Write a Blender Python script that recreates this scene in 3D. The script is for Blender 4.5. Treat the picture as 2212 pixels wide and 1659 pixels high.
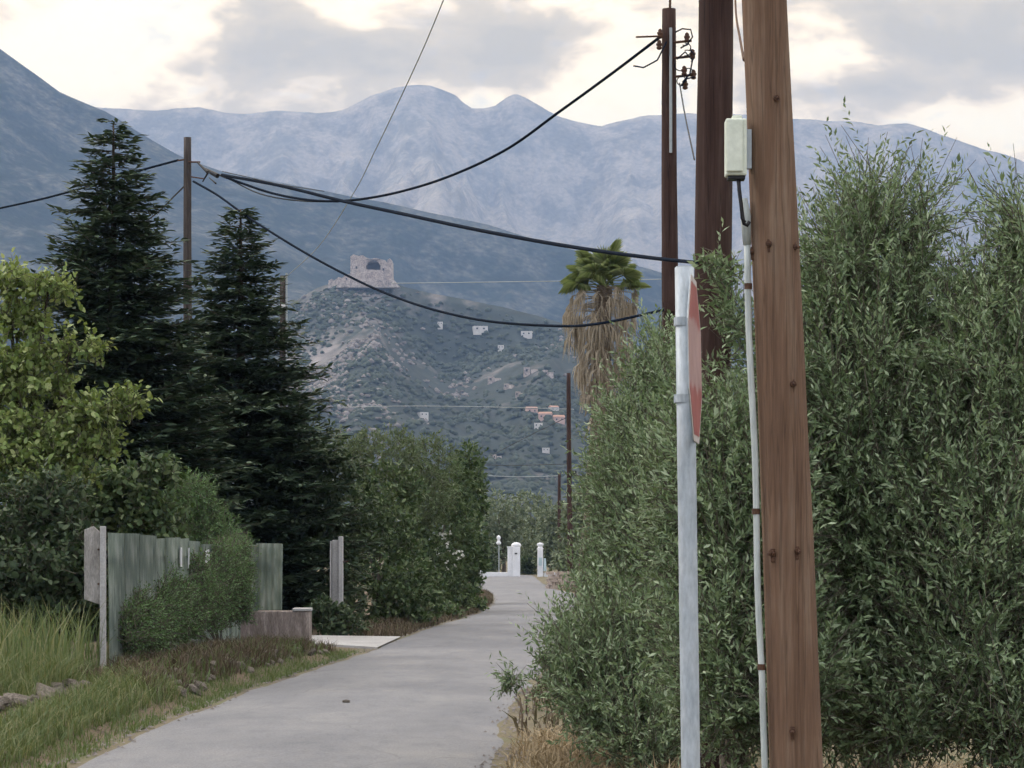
import bpy, math, random
import numpy as np
from mathutils import Vector

sc = bpy.context.scene
C = sc.collection
for o in list(bpy.data.objects):
    bpy.data.objects.remove(o)

# ------------------------------------------------------------------ camera
F = 4990.0            # focal length in units of a 2212-wide picture
UC, VH = 1106.0, 1187.0   # principal column, row of the horizon (picture is 2212 x 1659)
CAMH = 1.7
cam_d = bpy.data.cameras.new('camera')
cam_d.sensor_width = 36
cam_d.lens = 36 * F / 2212
cam_d.shift_y = (VH - 829.5) / 2212
cam_d.clip_start = 0.1
cam_d.clip_end = 30000
cam = bpy.data.objects.new('camera', cam_d)
cam.location = (0, 0, CAMH)
cam.rotation_euler = (math.pi / 2, 0, 0)
C.objects.link(cam)
sc.camera = cam

# ------------------------------------------------------------------ sky, sun, exposure
SUN_EL, SUN_AZ = math.radians(34), math.radians(-68)     # azimuth clockwise from +Y
world = bpy.data.worlds.new('World')
sc.world = world
world.use_nodes = True


def node(nt, kind, **kw):
    n = nt.nodes.new(kind)
    for k, v in kw.items():
        if k.startswith('i_'):
            key = k[2:]
            n.inputs[int(key) if key.isdigit() else key.replace('_', ' ')].default_value = v
        else:
            setattr(n, k, v)
    return n


def wire(nt, a, b):
    nt.links.new(a, b)


def mth(nt, op, a, b=None, c=None, clamp=False):
    n = nt.nodes.new('ShaderNodeMath')
    n.operation = op
    n.use_clamp = clamp
    for i, x in enumerate((a, b, c)):
        if x is None:
            continue
        if isinstance(x, (int, float)):
            n.inputs[i].default_value = x
        else:
            nt.links.new(x, n.inputs[i])
    return n.outputs[0]


def ramp(nt, fac, stops, interp='LINEAR'):
    n = nt.nodes.new('ShaderNodeValToRGB')
    n.color_ramp.interpolation = interp
    el = n.color_ramp.elements
    while len(el) < len(stops):
        el.new(0.5)
    for e, (p, c) in zip(el, stops):
        e.position = p
        e.color = (*c, 1) if len(c) == 3 else c
    nt.links.new(fac, n.inputs[0])
    return n.outputs[0]


def mixc(nt, fac, a, b, blend='MIX'):
    n = nt.nodes.new('ShaderNodeMix')
    n.data_type = 'RGBA'
    n.blend_type = blend
    for s, x in ((n.inputs[0], fac), (n.inputs[6], a), (n.inputs[7], b)):
        if isinstance(x, (int, float)):
            s.default_value = x
        elif isinstance(x, tuple):
            s.default_value = (*x, 1) if len(x) == 3 else x
        else:
            nt.links.new(x, s)
    return n.outputs[2]


def build_world():
    nt = world.node_tree
    nt.nodes.clear()
    out = nt.nodes.new('ShaderNodeOutputWorld')
    sky = nt.nodes.new('ShaderNodeTexSky')
    sky.sky_type = 'NISHITA'
    sky.sun_disc = False
    sky.sun_elevation = SUN_EL
    sky.sun_rotation = SUN_AZ
    bg1 = nt.nodes.new('ShaderNodeBackground')
    bg1.inputs[1].default_value = 0.1
    wire(nt, sky.outputs[0], bg1.inputs[0])
    tc = nt.nodes.new('ShaderNodeTexCoord')
    mp = nt.nodes.new('ShaderNodeMapping')
    mp.inputs['Scale'].default_value = (9.0, 9.0, 19.0)
    mp.inputs['Location'].default_value = (3.1, 0.4, 1.7)
    wire(nt, tc.outputs['Generated'], mp.inputs[0])
    n1 = node(nt, 'ShaderNodeTexNoise', i_Scale=1.35, i_Detail=5.0, i_Roughness=0.55, i_Distortion=0.35)
    wire(nt, mp.outputs[0], n1.inputs['Vector'])
    n2 = node(nt, 'ShaderNodeTexNoise', i_Scale=4.2, i_Detail=4.0, i_Roughness=0.5, i_Distortion=0.25)
    wire(nt, mp.outputs[0], n2.inputs['Vector'])
    sep = nt.nodes.new('ShaderNodeSeparateXYZ')
    wire(nt, tc.outputs['Generated'], sep.inputs[0])
    X, Z = sep.outputs[0], sep.outputs[2]
    tot = None
    # cloud banks: column, row, half width, half height (2212-wide picture), weight (+ shaded belly, - lit bank)
    for u, v, ru, rv, w in ((800, 150, 300, 60, .17), (1120, 130, 110, 75, .2), (620, 60, 160, 60, .07), (2010, 130, 290, 95, .2), (1800, 230, 190, 32, .13),
                            (310, 110, 170, 90, -.2), (1340, 190, 150, 110, -.16), (1790, 130, 80, 60, -.13), (2130, 300, 190, 45, -.18), (1250, 30, 200, 40, -.08),
                            (60, 60, 110, 60, .08), (780, 50, 60, 50, -.12)):
        a = mth(nt, 'MULTIPLY', mth(nt, 'SUBTRACT', X, (u - UC) / F), F / ru)
        b = mth(nt, 'MULTIPLY', mth(nt, 'SUBTRACT', Z, (VH - v) / F), F / rv)
        r2 = mth(nt, 'ADD', mth(nt, 'MULTIPLY', a, a), mth(nt, 'MULTIPLY', b, b))
        g = mth(nt, 'MULTIPLY', mth(nt, 'EXPONENT', mth(nt, 'MULTIPLY', r2, -0.8)), w)
        tot = g if tot is None else mth(nt, 'ADD', tot, g)
    dens = mth(nt, 'ADD', mth(nt, 'ADD', mth(nt, 'MULTIPLY', n1.outputs[0], 0.62), mth(nt, 'MULTIPLY', n2.outputs[0], 0.38)), tot)
    col = ramp(nt, dens, [(0.36, (1.0, .98, .95)), (0.455, (1.0, .94, .87)), (0.50, (.80, .73, .67)), (0.55, (.56, .52, .475)), (0.68, (.43, .415, .40))])
    # the cloud deck is warm towards the low sun and neutral grey away from it
    warm = mth(nt, 'ADD', mth(nt, 'MULTIPLY', sep.outputs[1], .5), .5, clamp=True)
    tint = ramp(nt, warm, [(0.0, (.88, .95, 1.06)), (.6, (.93, .95, .99)), (1.0, (1.13, .97, .66))])
    bg2 = nt.nodes.new('ShaderNodeBackground')
    # an overcast deck is brighter overhead than near the horizon
    wire(nt, mth(nt, 'MULTIPLY', mth(nt, 'ADD', mth(nt, 'MULTIPLY', mth(nt, 'MAXIMUM', Z, 0.0), 1.35), .55), 1.72), bg2.inputs[1])
    wire(nt, mixc(nt, 1.0, col, tint, 'MULTIPLY'), bg2.inputs[0])
    mx = nt.nodes.new('ShaderNodeMixShader')
    cov = ramp(nt, n2.outputs[0], [(0.28, (.75,) * 3), (0.40, (1, 1, 1))])
    wire(nt, cov, mx.inputs[0])
    wire(nt, bg1.outputs[0], mx.inputs[1])
    wire(nt, bg2.outputs[0], mx.inputs[2])
    wire(nt, mx.outputs[0], out.inputs[0])


build_world()
sun_d = bpy.data.lights.new('sun', 'SUN')
sun_d.energy = 1.5
sun_d.angle = math.radians(12)
sun_d.color = (1.0, .93, .83)
sun = bpy.data.objects.new('sun', sun_d)
C.objects.link(sun)
sdir = Vector((math.sin(SUN_AZ) * math.cos(SUN_EL), math.cos(SUN_AZ) * math.cos(SUN_EL), math.sin(SUN_EL)))
sun.rotation_euler = sdir.to_track_quat('Z', 'Y').to_euler()
sun.location = (0, 0, 60)

sc.view_settings.view_transform = 'Standard'
sc.view_settings.look = 'None'
sc.view_settings.exposure = 0.32
sc.view_settings.gamma = 1.0
sc.view_settings.use_curve_mapping = False
sc.render.engine = 'CYCLES'
sc.cycles.use_denoising = True
sc.cycles.max_bounces = 4
sc.cycles.diffuse_bounces = 2
sc.cycles.transmission_bounces = 3
sc.cycles.volume_bounces = 0
sc.cycles.use_adaptive_sampling = True
sc.cycles.adaptive_threshold = 0.04
world.cycles.sampling_method = 'MANUAL'
world.cycles.sample_map_resolution = 256

# ------------------------------------------------------------------ helpers
R = np.random.default_rng(11)
rnd = random.Random(5)


def at(u, v, d):
    return np.array([(u - UC) / F * d, d, CAMH + (VH - v) / F * d])


def gd(v):                       # distance of flat ground seen on row v
    return CAMH * F / (v - VH)


ROOTS = {}


def thing(name, label, cat, loc, group=None):
    o = bpy.data.objects.new(name, None)
    o.empty_display_size = 0.2
    o.location = loc
    C.objects.link(o)
    o['label'] = label
    o['category'] = cat
    if group:
        o['group'] = group
    ROOTS[o.name] = np.array(loc, float)
    return o


def tag(o, label, cat, group=None):
    o['label'] = label
    o['category'] = cat
    if group:
        o['group'] = group
    return o


def link(name, me, mat=None, parent=None, smooth=False, kind=None):
    """Link one mesh (already in the parent's frame)."""
    o = bpy.data.objects.new(name, me)
    C.objects.link(o)
    if mat is not None and not me.materials:
        me.materials.append(mat)
    if parent is not None:
        o.parent = parent
        ROOTS[o.name] = ROOTS.get(parent.name, np.zeros(3))
    if smooth:
        me.polygons.foreach_set('use_smooth', np.ones(len(me.polygons), bool))
    if kind:
        o['kind'] = kind
    return o


def mesh(name, V, Fs, mat=None, parent=None, smooth=False, kind=None):
    V = np.asarray(V, float)
    if parent is not None:
        V = V - ROOTS.get(parent.name, np.zeros(3))
    me = bpy.data.meshes.new(name)
    me.from_pydata([tuple(p) for p in V], [], [tuple(f) for f in Fs])
    me.update()
    return link(name, me, mat, parent, smooth, kind)


def mesh_np(name, V, n_per, mat=None, parent=None, kind=None, smooth=False):
    """V (N*n_per,3): every n_per vertices are one face."""
    V = np.asarray(V, np.float32)
    if parent is not None:
        V = V - ROOTS.get(parent.name, np.zeros(3)).astype(np.float32)
    n = len(V)
    nf = n // n_per
    me = bpy.data.meshes.new(name)
    me.vertices.add(n)
    me.vertices.foreach_set('co', V.ravel().astype(np.float32))
    me.loops.add(n)
    me.loops.foreach_set('vertex_index', np.arange(n, dtype=np.int32))
    me.polygons.add(nf)
    me.polygons.foreach_set('loop_start', np.arange(0, n, n_per, dtype=np.int32))
    me.polygons.foreach_set('loop_total', np.full(nf, n_per, np.int32))
    me.update(calc_edges=True)
    return link(name, me, mat, parent, smooth, kind)


class MB:
    def __init__(self):
        self.V, self.Fs = [], []

    def add(self, V, Fs):
        b = len(self.V)
        self.V += [tuple(map(float, p)) for p in V]
        self.Fs += [tuple(i + b for i in f) for f in Fs]

    def box(self, c, s, rz=0.0, taper=1.0):
        cx, cy, cz = c
        a, b = math.cos(rz), math.sin(rz)
        P = []
        for dz in (-1, 1):
            k = taper if dz > 0 else 1
            for dx, dy in ((-1, -1), (1, -1), (1, 1), (-1, 1)):
                x, y = dx * s[0] / 2 * k, dy * s[1] / 2 * k
                P.append((cx + x * a - y * b, cy + x * b + y * a, cz + dz * s[2] / 2))
        self.add(P, [(3, 2, 1, 0), (4, 5, 6, 7), (0, 1, 5, 4), (1, 2, 6, 5), (2, 3, 7, 6), (3, 0, 4, 7)])
        return self

    def tube(self, pts, rad, n=8, cap=True, wob=0.0):
        pts = [np.array(p, float) for p in pts]
        rad = [rad] * len(pts) if np.isscalar(rad) else list(rad)
        ring = []
        prev = None
        P, Fc = [], []
        for i, p in enumerate(pts):
            t = pts[min(i + 1, len(pts) - 1)] - pts[max(i - 1, 0)]
            t /= (np.linalg.norm(t) + 1e-9)
            if prev is None:
                a = np.array([1.0, 0, 0]) if abs(t[0]) < .8 else np.array([0, 1.0, 0])
            else:
                a = prev
            x = a - t * a.dot(t)
            x /= np.linalg.norm(x)
            prev = x
            y = np.cross(t, x)
            for k in range(n):
                th = 2 * math.pi * k / n
                r = rad[i] * (1 + (rnd.uniform(-wob, wob) if wob else 0))
                P.append(p + (x * math.cos(th) + y * math.sin(th)) * r)
        for i in range(len(pts) - 1):
            for k in range(n):
                k2 = (k + 1) % n
                Fc.append((i * n + k, i * n + k2, (i + 1) * n + k2, (i + 1) * n + k))
        if cap:
            Fc.append(tuple(range(n - 1, -1, -1)))
            Fc.append(tuple((len(pts) - 1) * n + k for k in range(n)))
        self.add(P, Fc)
        return self

    def lathe(self, c, prof, n=16):
        P, Fc = [], []
        for r, z in prof:
            for k in range(n):
                th = 2 * math.pi * k / n
                P.append((c[0] + r * math.cos(th), c[1] + r * math.sin(th), c[2] + z))
        for i in range(len(prof) - 1):
            for k in range(n):
                k2 = (k + 1) % n
                Fc.append((i * n + k, i * n + k2, (i + 1) * n + k2, (i + 1) * n + k))
        Fc.append(tuple(range(n - 1, -1, -1)))
        Fc.append(tuple((len(prof) - 1) * n + k for k in range(n)))
        self.add(P, Fc)
        return self

    def prism(self, poly, y0, y1):          # polygon in x,z extruded along y
        n = len(poly)
        P = [(x, y0, z) for x, z in poly] + [(x, y1, z) for x, z in poly]
        Fc = [tuple(range(n)), tuple(range(2 * n - 1, n - 1, -1))]
        for i in range(n):
            j = (i + 1) % n
            Fc.append((j, i, n + i, n + j))
        self.add(P, Fc)
        return self

    def build(self, name, mat, parent=None, smooth=False, kind=None, bevel=0):
        o = mesh(name, self.V, self.Fs, mat, parent, smooth, kind)
        if bevel:
            m = o.modifiers.new('bevel', 'BEVEL')
            m.width = bevel
            m.segments = 2
            m.limit_method = 'ANGLE'
        return o


def unit(a):
    return a / (np.linalg.norm(a, axis=-1, keepdims=True) + 1e-9)


def rand_dirs(n, rng=R):
    return unit(rng.normal(size=(n, 3)))


LEAF = {
    'diamond': np.array([[0, 0, 0], [.45, .5, .05], [1, 0, 0], [.45, -.5, .05]]),
    'lance': np.array([[0, 0, 0], [.3, .46, .03], [.7, .40, .03], [1, 0, -.04], [.7, -.40, .03], [.3, -.46, .03]]),
    'ovate': np.array([[0, 0, .02], [.22, .42, .06], [.6, .45, .03], [1, 0, -.10], [.6, -.45, .03], [.22, -.42, .06]]),
}


def leaves(pos, ax, up, L, W, shape='lance'):
    """Real leaf faces: pos, axis, rough normal, length, width -> vertices."""
    T = LEAF[shape]
    ax = unit(ax)
    side = unit(np.cross(up, ax))
    nrm = np.cross(ax, side)
    n = len(pos)
    L = np.broadcast_to(L, n)[:, None, None]
    W = np.broadcast_to(W, n)[:, None, None]
    V = pos[:, None, :] + ax[:, None, :] * T[None, :, 0:1] * L + side[:, None, :] * T[None, :, 1:2] * W + nrm[:, None, :] * T[None, :, 2:3] * L
    return V.reshape(-1, 3), len(T)


def in_lobes(lobes, n, inner=0.3, rng=R):
    """Points in a union of ellipsoids, leaning to the outside; also outward directions."""
    c = np.array([l[0] for l in lobes], float)
    r = np.array([l[1] for l in lobes], float)
    w = np.array([l[2] if len(l) > 2 else 1.0 for l in lobes])
    p = w * np.prod(r, axis=1) ** (2 / 3)
    k = rng.choice(len(lobes), n, p=p / p.sum())
    d = rand_dirs(n, rng)
    q = (inner ** 3 + (1 - inner ** 3) * rng.random(n)) ** (1 / 3)
    return c[k] + d * r[k] * q[:, None], unit(d / r[k]), q


# value noise -------------------------------------------------------
_T = np.random.default_rng(3).random((256, 256))


def vnoise(x, y):
    xi, yi = np.floor(x).astype(int), np.floor(y).astype(int)
    fx, fy = x - xi, y - yi
    fx, fy = fx * fx * (3 - 2 * fx), fy * fy * (3 - 2 * fy)
    a, b = _T[xi & 255, yi & 255], _T[(xi + 1) & 255, yi & 255]
    c, d = _T[xi & 255, (yi + 1) & 255], _T[(xi + 1) & 255, (yi + 1) & 255]
    return (a * (1 - fx) + b * fx) * (1 - fy) + (c * (1 - fx) + d * fx) * fy


def fbm(x, y, o=5, ridged=False):
    s = np.zeros_like(x, dtype=float)
    a, t = 0.5, 0
    for i in range(o):
        n = vnoise(x * 2 ** i + 17.3 * i, y * 2 ** i + 5.1 * i)
        if ridged:
            n = 1 - abs(2 * n - 1)
        s += a * n
        t += a
        a *= 0.5
    return s / t


# ------------------------------------------------------------------ materials
def new_mat(name):
    m = bpy.data.materials.new(name)
    m.use_nodes = True
    nt = m.node_tree
    b = nt.nodes['Principled BSDF']
    return m, nt, b


def mk(name, stops, scale=5.0, rough=0.85, bump=0.0, stretch=(1, 1, 1), detail=6.0, fine=None, metallic=0.0, bump_scale=None, dist=0.0, spec=0.3, coord='Object'):
    """Noise-coloured surface; stops = colours over the noise."""
    m, nt, b = new_mat(name)
    tc = nt.nodes.new('ShaderNodeTexCoord')
    mp = nt.nodes.new('ShaderNodeMapping')
    mp.inputs['Scale'].default_value = stretch
    wire(nt, tc.outputs[coord], mp.inputs[0])
    n = node(nt, 'ShaderNodeTexNoise', i_Scale=scale, i_Detail=detail, i_Roughness=0.6, i_Distortion=dist)
    wire(nt, mp.outputs[0], n.inputs['Vector'])
    k = len(stops)
    col = ramp(nt, n.outputs[0], [(0.3 + 0.4 * i / max(k - 1, 1), c) for i, c in enumerate(stops)])
    if fine:
        n3 = node(nt, 'ShaderNodeTexNoise', i_Scale=fine[0], i_Detail=3.0, i_Roughness=0.6)
        wire(nt, mp.outputs[0], n3.inputs['Vector'])
        f = ramp(nt, n3.outputs[0], [(0.35, (1 - fine[1],) * 3), (0.65, (1 + fine[1],) * 3)])
        col = mixc(nt, 1.0, col, f, 'MULTIPLY')
    wire(nt, col, b.inputs['Base Color'])
    b.inputs['Roughness'].default_value = rough
    b.inputs['Metallic'].default_value = metallic
    b.inputs['Specular IOR Level'].default_value = spec
    if bump:
        n2 = node(nt, 'ShaderNodeTexNoise', i_Scale=bump_scale or scale * 4, i_Detail=5.0)
        wire(nt, mp.outputs[0], n2.inputs['Vector'])
        bp = node(nt, 'ShaderNodeBump', i_Strength=bump, i_Distance=0.02)
        wire(nt, n2.outputs[0], bp.inputs['Height'])
        wire(nt, bp.outputs[0], b.inputs['Normal'])
    return m


def leafmat(name, stops, trans=0.25, rough=0.55, tcol=None, spec=0.25):
    """Leaves: colour varies from leaf to leaf; some light comes through."""
    m, nt, b = new_mat(name)
    g = nt.nodes.new('ShaderNodeNewGeometry')
    k = len(stops)
    col = ramp(nt, g.outputs['Random Per Island'], [(i / max(k - 1, 1), c) for i, c in enumerate(stops)])
    wire(nt, col, b.inputs['Base Color'])
    b.inputs['Roughness'].default_value = rough
    b.inputs['Specular IOR Level'].default_value = spec
    t = nt.nodes.new('ShaderNodeBsdfTranslucent')
    wire(nt, mixc(nt, 0.35, col, tcol or (.16, .22, .03)), t.inputs[0])
    mx = nt.nodes.new('ShaderNodeMixShader')
    mx.inputs[0].default_value = trans
    wire(nt, b.outputs[0], mx.inputs[1])
    wire(nt, t.outputs[0], mx.inputs[2])
    wire(nt, mx.outputs[0], nt.nodes['Material Output'].inputs[0])
    return m


M = {}
M['ground'] = mk('dry_soil', [(.07, .06, .04), (.13, .11, .07), (.10, .11, .05)], 0.6, 0.95, 0.4, fine=(30, .3))


def road_mat():
    """Old asphalt: patches, fine stones, hairline cracks, dusty stains."""
    m, nt, b = new_mat('worn_asphalt')
    tc = nt.nodes.new('ShaderNodeTexCoord')
    mp = nt.nodes.new('ShaderNodeMapping')
    mp.inputs['Scale'].default_value = (1, .45, 1)
    wire(nt, tc.outputs['Object'], mp.inputs[0])
    big = node(nt, 'ShaderNodeTexNoise', i_Scale=.8, i_Detail=7.0, i_Roughness=.65)
    wire(nt, mp.outputs[0], big.inputs['Vector'])
    col = ramp(nt, big.outputs[0], [(.30, (.138, .141, .152)), (.47, (.162, .164, .174)), (.58, (.178, .179, .187)), (.72, (.205, .203, .202))])
    fine = node(nt, 'ShaderNodeTexNoise', i_Scale=55.0, i_Detail=3.0, i_Roughness=.7)
    wire(nt, tc.outputs['Object'], fine.inputs['Vector'])
    col = mixc(nt, 1.0, col, ramp(nt, fine.outputs[0], [(.3, (.72,) * 3), (.7, (1.28,) * 3)]), 'MULTIPLY')
    wn = node(nt, 'ShaderNodeTexNoise', i_Scale=1.6, i_Detail=5.0)
    wire(nt, tc.outputs['Object'], wn.inputs['Vector'])
    wv = mixc(nt, .25, tc.outputs['Object'], wn.outputs['Color'], 'ADD')
    vo = node(nt, 'ShaderNodeTexVoronoi', feature='DISTANCE_TO_EDGE', i_Scale=.42)
    wire(nt, wv, vo.inputs['Vector'])
    crack = ramp(nt, vo.outputs['Distance'], [(.0, (.80,) * 3), (.003, (.86,) * 3), (.008, (1, 1, 1))])
    col = mixc(nt, ramp(nt, big.outputs[0], [(.42, (0, 0, 0)), (.56, (1, 1, 1))]), col, mixc(nt, 1.0, col, crack, 'MULTIPLY'))
    st = node(nt, 'ShaderNodeTexNoise', i_Scale=5.0, i_Detail=4.0)
    wire(nt, mp.outputs[0], st.inputs['Vector'])
    col = mixc(nt, 1.0, col, ramp(nt, st.outputs[0], [(.28, (.90, .90, .91)), (.45, (1, 1, 1)), (.66, (1.05, 1.04, 1.02))]), 'MULTIPLY')
    wire(nt, col, b.inputs['Base Color'])
    b.inputs['Roughness'].default_value = .9
    b.inputs['Specular IOR Level'].default_value = .2
    bp = node(nt, 'ShaderNodeBump', i_Strength=.5, i_Distance=.01)
    wire(nt, fine.outputs[0], bp.inputs['Height'])
    wire(nt, bp.outputs[0], b.inputs['Normal'])
    return m


def wood_mat(name, dark, mid, light, split=.25):
    """Weathered round timber: long grain, dark drying splits, pale worn streaks."""
    m, nt, b = new_mat(name)
    tc = nt.nodes.new('ShaderNodeTexCoord')
    mp = nt.nodes.new('ShaderNodeMapping')
    mp.inputs['Scale'].default_value = (9, 9, .45)
    wire(nt, tc.outputs['Object'], mp.inputs[0])
    g1 = node(nt, 'ShaderNodeTexNoise', i_Scale=2.4, i_Detail=8.0, i_Roughness=.65)
    g2 = node(nt, 'ShaderNodeTexNoise', i_Scale=11.0, i_Detail=4.0, i_Roughness=.6)
    bl = node(nt, 'ShaderNodeTexNoise', i_Scale=1.3, i_Detail=5.0, i_Roughness=.6)
    wire(nt, mp.outputs[0], g1.inputs['Vector'])
    wire(nt, mp.outputs[0], g2.inputs['Vector'])
    wire(nt, tc.outputs['Object'], bl.inputs['Vector'])
    col = ramp(nt, mth(nt, 'ADD', mth(nt, 'MULTIPLY', g1.outputs[0], .6), mth(nt, 'MULTIPLY', bl.outputs[0], .4)), [(.36, dark), (.5, mid), (.64, light)])
    col = mixc(nt, 1.0, col, ramp(nt, g2.outputs[0], [(.3, (.84,) * 3), (.7, (1.16,) * 3)]), 'MULTIPLY')
    sp = nt.nodes.new('ShaderNodeMapping')
    sp.inputs['Scale'].default_value = (14, 14, .28)
    wire(nt, tc.outputs['Object'], sp.inputs[0])
    s1 = node(nt, 'ShaderNodeTexNoise', i_Scale=2.0, i_Detail=3.0, i_Roughness=.45)
    wire(nt, sp.outputs[0], s1.inputs['Vector'])
    k = ramp(nt, s1.outputs[0], [(.485, (1, 1, 1)), (.498, (split,) * 3), (.506, (split,) * 3), (.52, (1, 1, 1))])
    col = mixc(nt, 1.0, col, k, 'MULTIPLY')
    wire(nt, col, b.inputs['Base Color'])
    b.inputs['Roughness'].default_value = .85
    b.inputs['Specular IOR Level'].default_value = .2
    bp = node(nt, 'ShaderNodeBump', i_Strength=.6, i_Distance=.012)
    wire(nt, mth(nt, 'MULTIPLY', g1.outputs[0], k), bp.inputs['Height'])
    wire(nt, bp.outputs[0], b.inputs['Normal'])
    return m


M['road'] = road_mat()
M['concrete_pale'] = mk('pale_concrete', [(.30, .29, .28), (.42, .41, .40)], 1.5, 0.9, 0.3, fine=(40, .12))
M['verge'] = mk('verge_soil', [(.065, .05, .033), (.12, .09, .06), (.09, .085, .04)], 2.2, 0.95, 0.6, fine=(25, .35))
M['wood_red'] = wood_mat('weathered_red_brown_wood', (.105, .061, .039), (.145, .088, .057), (.20, .140, .098), .7)
M['wood_dark'] = wood_mat('dark_creosote_wood', (.026, .013, .010), (.045, .024, .019), (.072, .045, .036), .5)
M['wood_grey'] = mk('grey_brown_wood', [(.028, .022, .020), (.05, .04, .036), (.08, .066, .058)], 3.0, 0.85, 0.4, stretch=(6, 6, .35), fine=(9, .3), bump_scale=14)
M['steel'] = mk('galvanised_steel', [(.30, .34, .37), (.38, .42, .45), (.45, .48, .5)], 12, 0.55, 0.1, fine=(60, .12), metallic=.25, stretch=(1, 1, .3))
M['pvc'] = mk('weathered_pvc', [(.34, .38, .37), (.46, .49, .47)], 8, 0.5, 0.1, stretch=(2, 2, .2), fine=(30, .15))
M['box'] = mk('pale_green_plastic', [(.56, .60, .50), (.64, .67, .57)], 8, 0.45, 0.05, fine=(40, .06))
M['black'] = mk('black_rubber', [(.008, .008, .010), (.016, .016, .018)], 20, 0.5)
M['cable'] = mk('dark_blue_black_cable', [(.006, .010, .018), (.012, .018, .03)], 30, 0.9, spec=.02)
M['cable_thin'] = mk('grey_cable', [(.05, .055, .06), (.08, .085, .09)], 30, 0.8, spec=.05)
M['cable_pale'] = mk('pale_cable', [(.26, .29, .30), (.33, .36, .37)], 30, 0.5)
M['rust'] = mk('rusty_iron', [(.05, .025, .015), (.10, .05, .03)], 40, 0.8, 0.3)
M['porcelain'] = mk('white_porcelain', [(.55, .55, .55), (.7, .7, .7)], 20, 0.3)
M['concrete'] = mk('stained_concrete', [(.17, .16, .145), (.27, .255, .235), (.36, .34, .32)], 3.0, 0.9, 0.5, stretch=(2, 2, .6), fine=(35, .2))
M['plinth'] = mk('streaked_plinth', [(.13, .105, .09), (.22, .18, .16), (.34, .29, .26)], 4.0, 0.9, 0.5, stretch=(3, 3, .5), fine=(35, .25))
M['stone'] = mk('grey_field_stone', [(.075, .062, .048), (.13, .11, .09), (.22, .195, .165)], 6.0, 0.9, 0.6, fine=(40, .2))
M['stone_pink'] = mk('beige_stone', [(.28, .22, .18), (.42, .34, .28)], 6.0, 0.9, 0.6, fine=(40, .2))
M['white'] = mk('white_render', [(.62, .62, .63), (.74, .74, .75)], 2.0, 0.8, 0.2, fine=(30, .06))
M['tarp'] = mk('pale_blue_sheet', [(.35, .45, .48), (.45, .55, .57)], 3.0, 0.6, 0.1)
M['bark'] = mk('bark', [(.05, .04, .03), (.10, .08, .065)], 8, 0.95, 0.8, stretch=(2, 2, .5), fine=(30, .3))
M['twig'] = mk('twig', [(.07, .06, .045), (.12, .105, .08)], 10, 0.9)
M['palm_trunk'] = mk('palm_trunk', [(.10, .075, .055), (.19, .15, .11)], 8, 0.95, 0.8, fine=(30, .3))

M['olive'] = leafmat('olive_leaf', [(.078, .122, .055), (.135, .195, .095), (.21, .285, .15), (.37, .44, .29)], .34, .5, (.12, .16, .04))
M['fir'] = leafmat('fir_needles', [(.020, .038, .020), (.033, .058, .030), (.055, .088, .048), (.13, .17, .105)], .12, .6, (.05, .08, .02))
M['mulberry'] = leafmat('yellow_green_leaf', [(.09, .145, .036), (.15, .215, .06), (.23, .30, .10), (.39, .44, .20)], .36, .5, (.22, .24, .03))
M['shade_leaf'] = leafmat('shaded_green_leaf', [(.022, .040, .019), (.038, .063, .029), (.062, .09, .043), (.12, .15, .08)], .22, .55, (.08, .13, .02))  # dark tones put the shade these leaves stand in into their colour
M['feather'] = leafmat('feathery_green', [(.07, .125, .048), (.105, .18, .07), (.165, .25, .105)], .3, .6, (.12, .2, .04))
M['hedge'] = leafmat('hedge_leaf', [(.030, .055, .020), (.05, .085, .032), (.085, .125, .05), (.16, .20, .095)], .25, .55, (.1, .16, .03))
M['hedge_pale'] = leafmat('pale_hedge_leaf', [(.07, .105, .045), (.11, .15, .07), (.16, .20, .10)], .25, .6, (.12, .16, .04))
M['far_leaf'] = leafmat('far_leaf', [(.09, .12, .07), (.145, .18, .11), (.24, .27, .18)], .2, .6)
M['petal'] = leafmat('white_petal', [(.55, .56, .5), (.7, .7, .66)], .2, .6, (.6, .6, .5))
M['grass'] = leafmat('green_grass', [(.065, .105, .035), (.10, .145, .05), (.15, .19, .08)], .3, .6, (.2, .22, .04))
M['tall_grass'] = leafmat('yellow_green_grass', [(.05, .085, .028), (.085, .13, .045), (.14, .18, .075), (.26, .245, .13)], .3, .6, (.24, .24, .05))
M['dry_weed'] = leafmat('dry_brown_weed', [(.055, .04, .026), (.095, .07, .046), (.15, .115, .08), (.08, .085, .04)], .15, .8, (.12, .09, .05))
M['straw'] = leafmat('straw', [(.20, .15, .085), (.30, .23, .14), (.40, .32, .20)], .2, .8, (.35, .27, .15))
M['palm_green'] = leafmat('palm_green', [(.12, .165, .055), (.19, .235, .085), (.28, .31, .13)], .3, .5, (.12, .2, .03))
M['palm_dead'] = leafmat('palm_dead', [(.19, .155, .11), (.31, .26, .19), (.46, .40, .31)], .2, .8, (.25, .2, .12))


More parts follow.
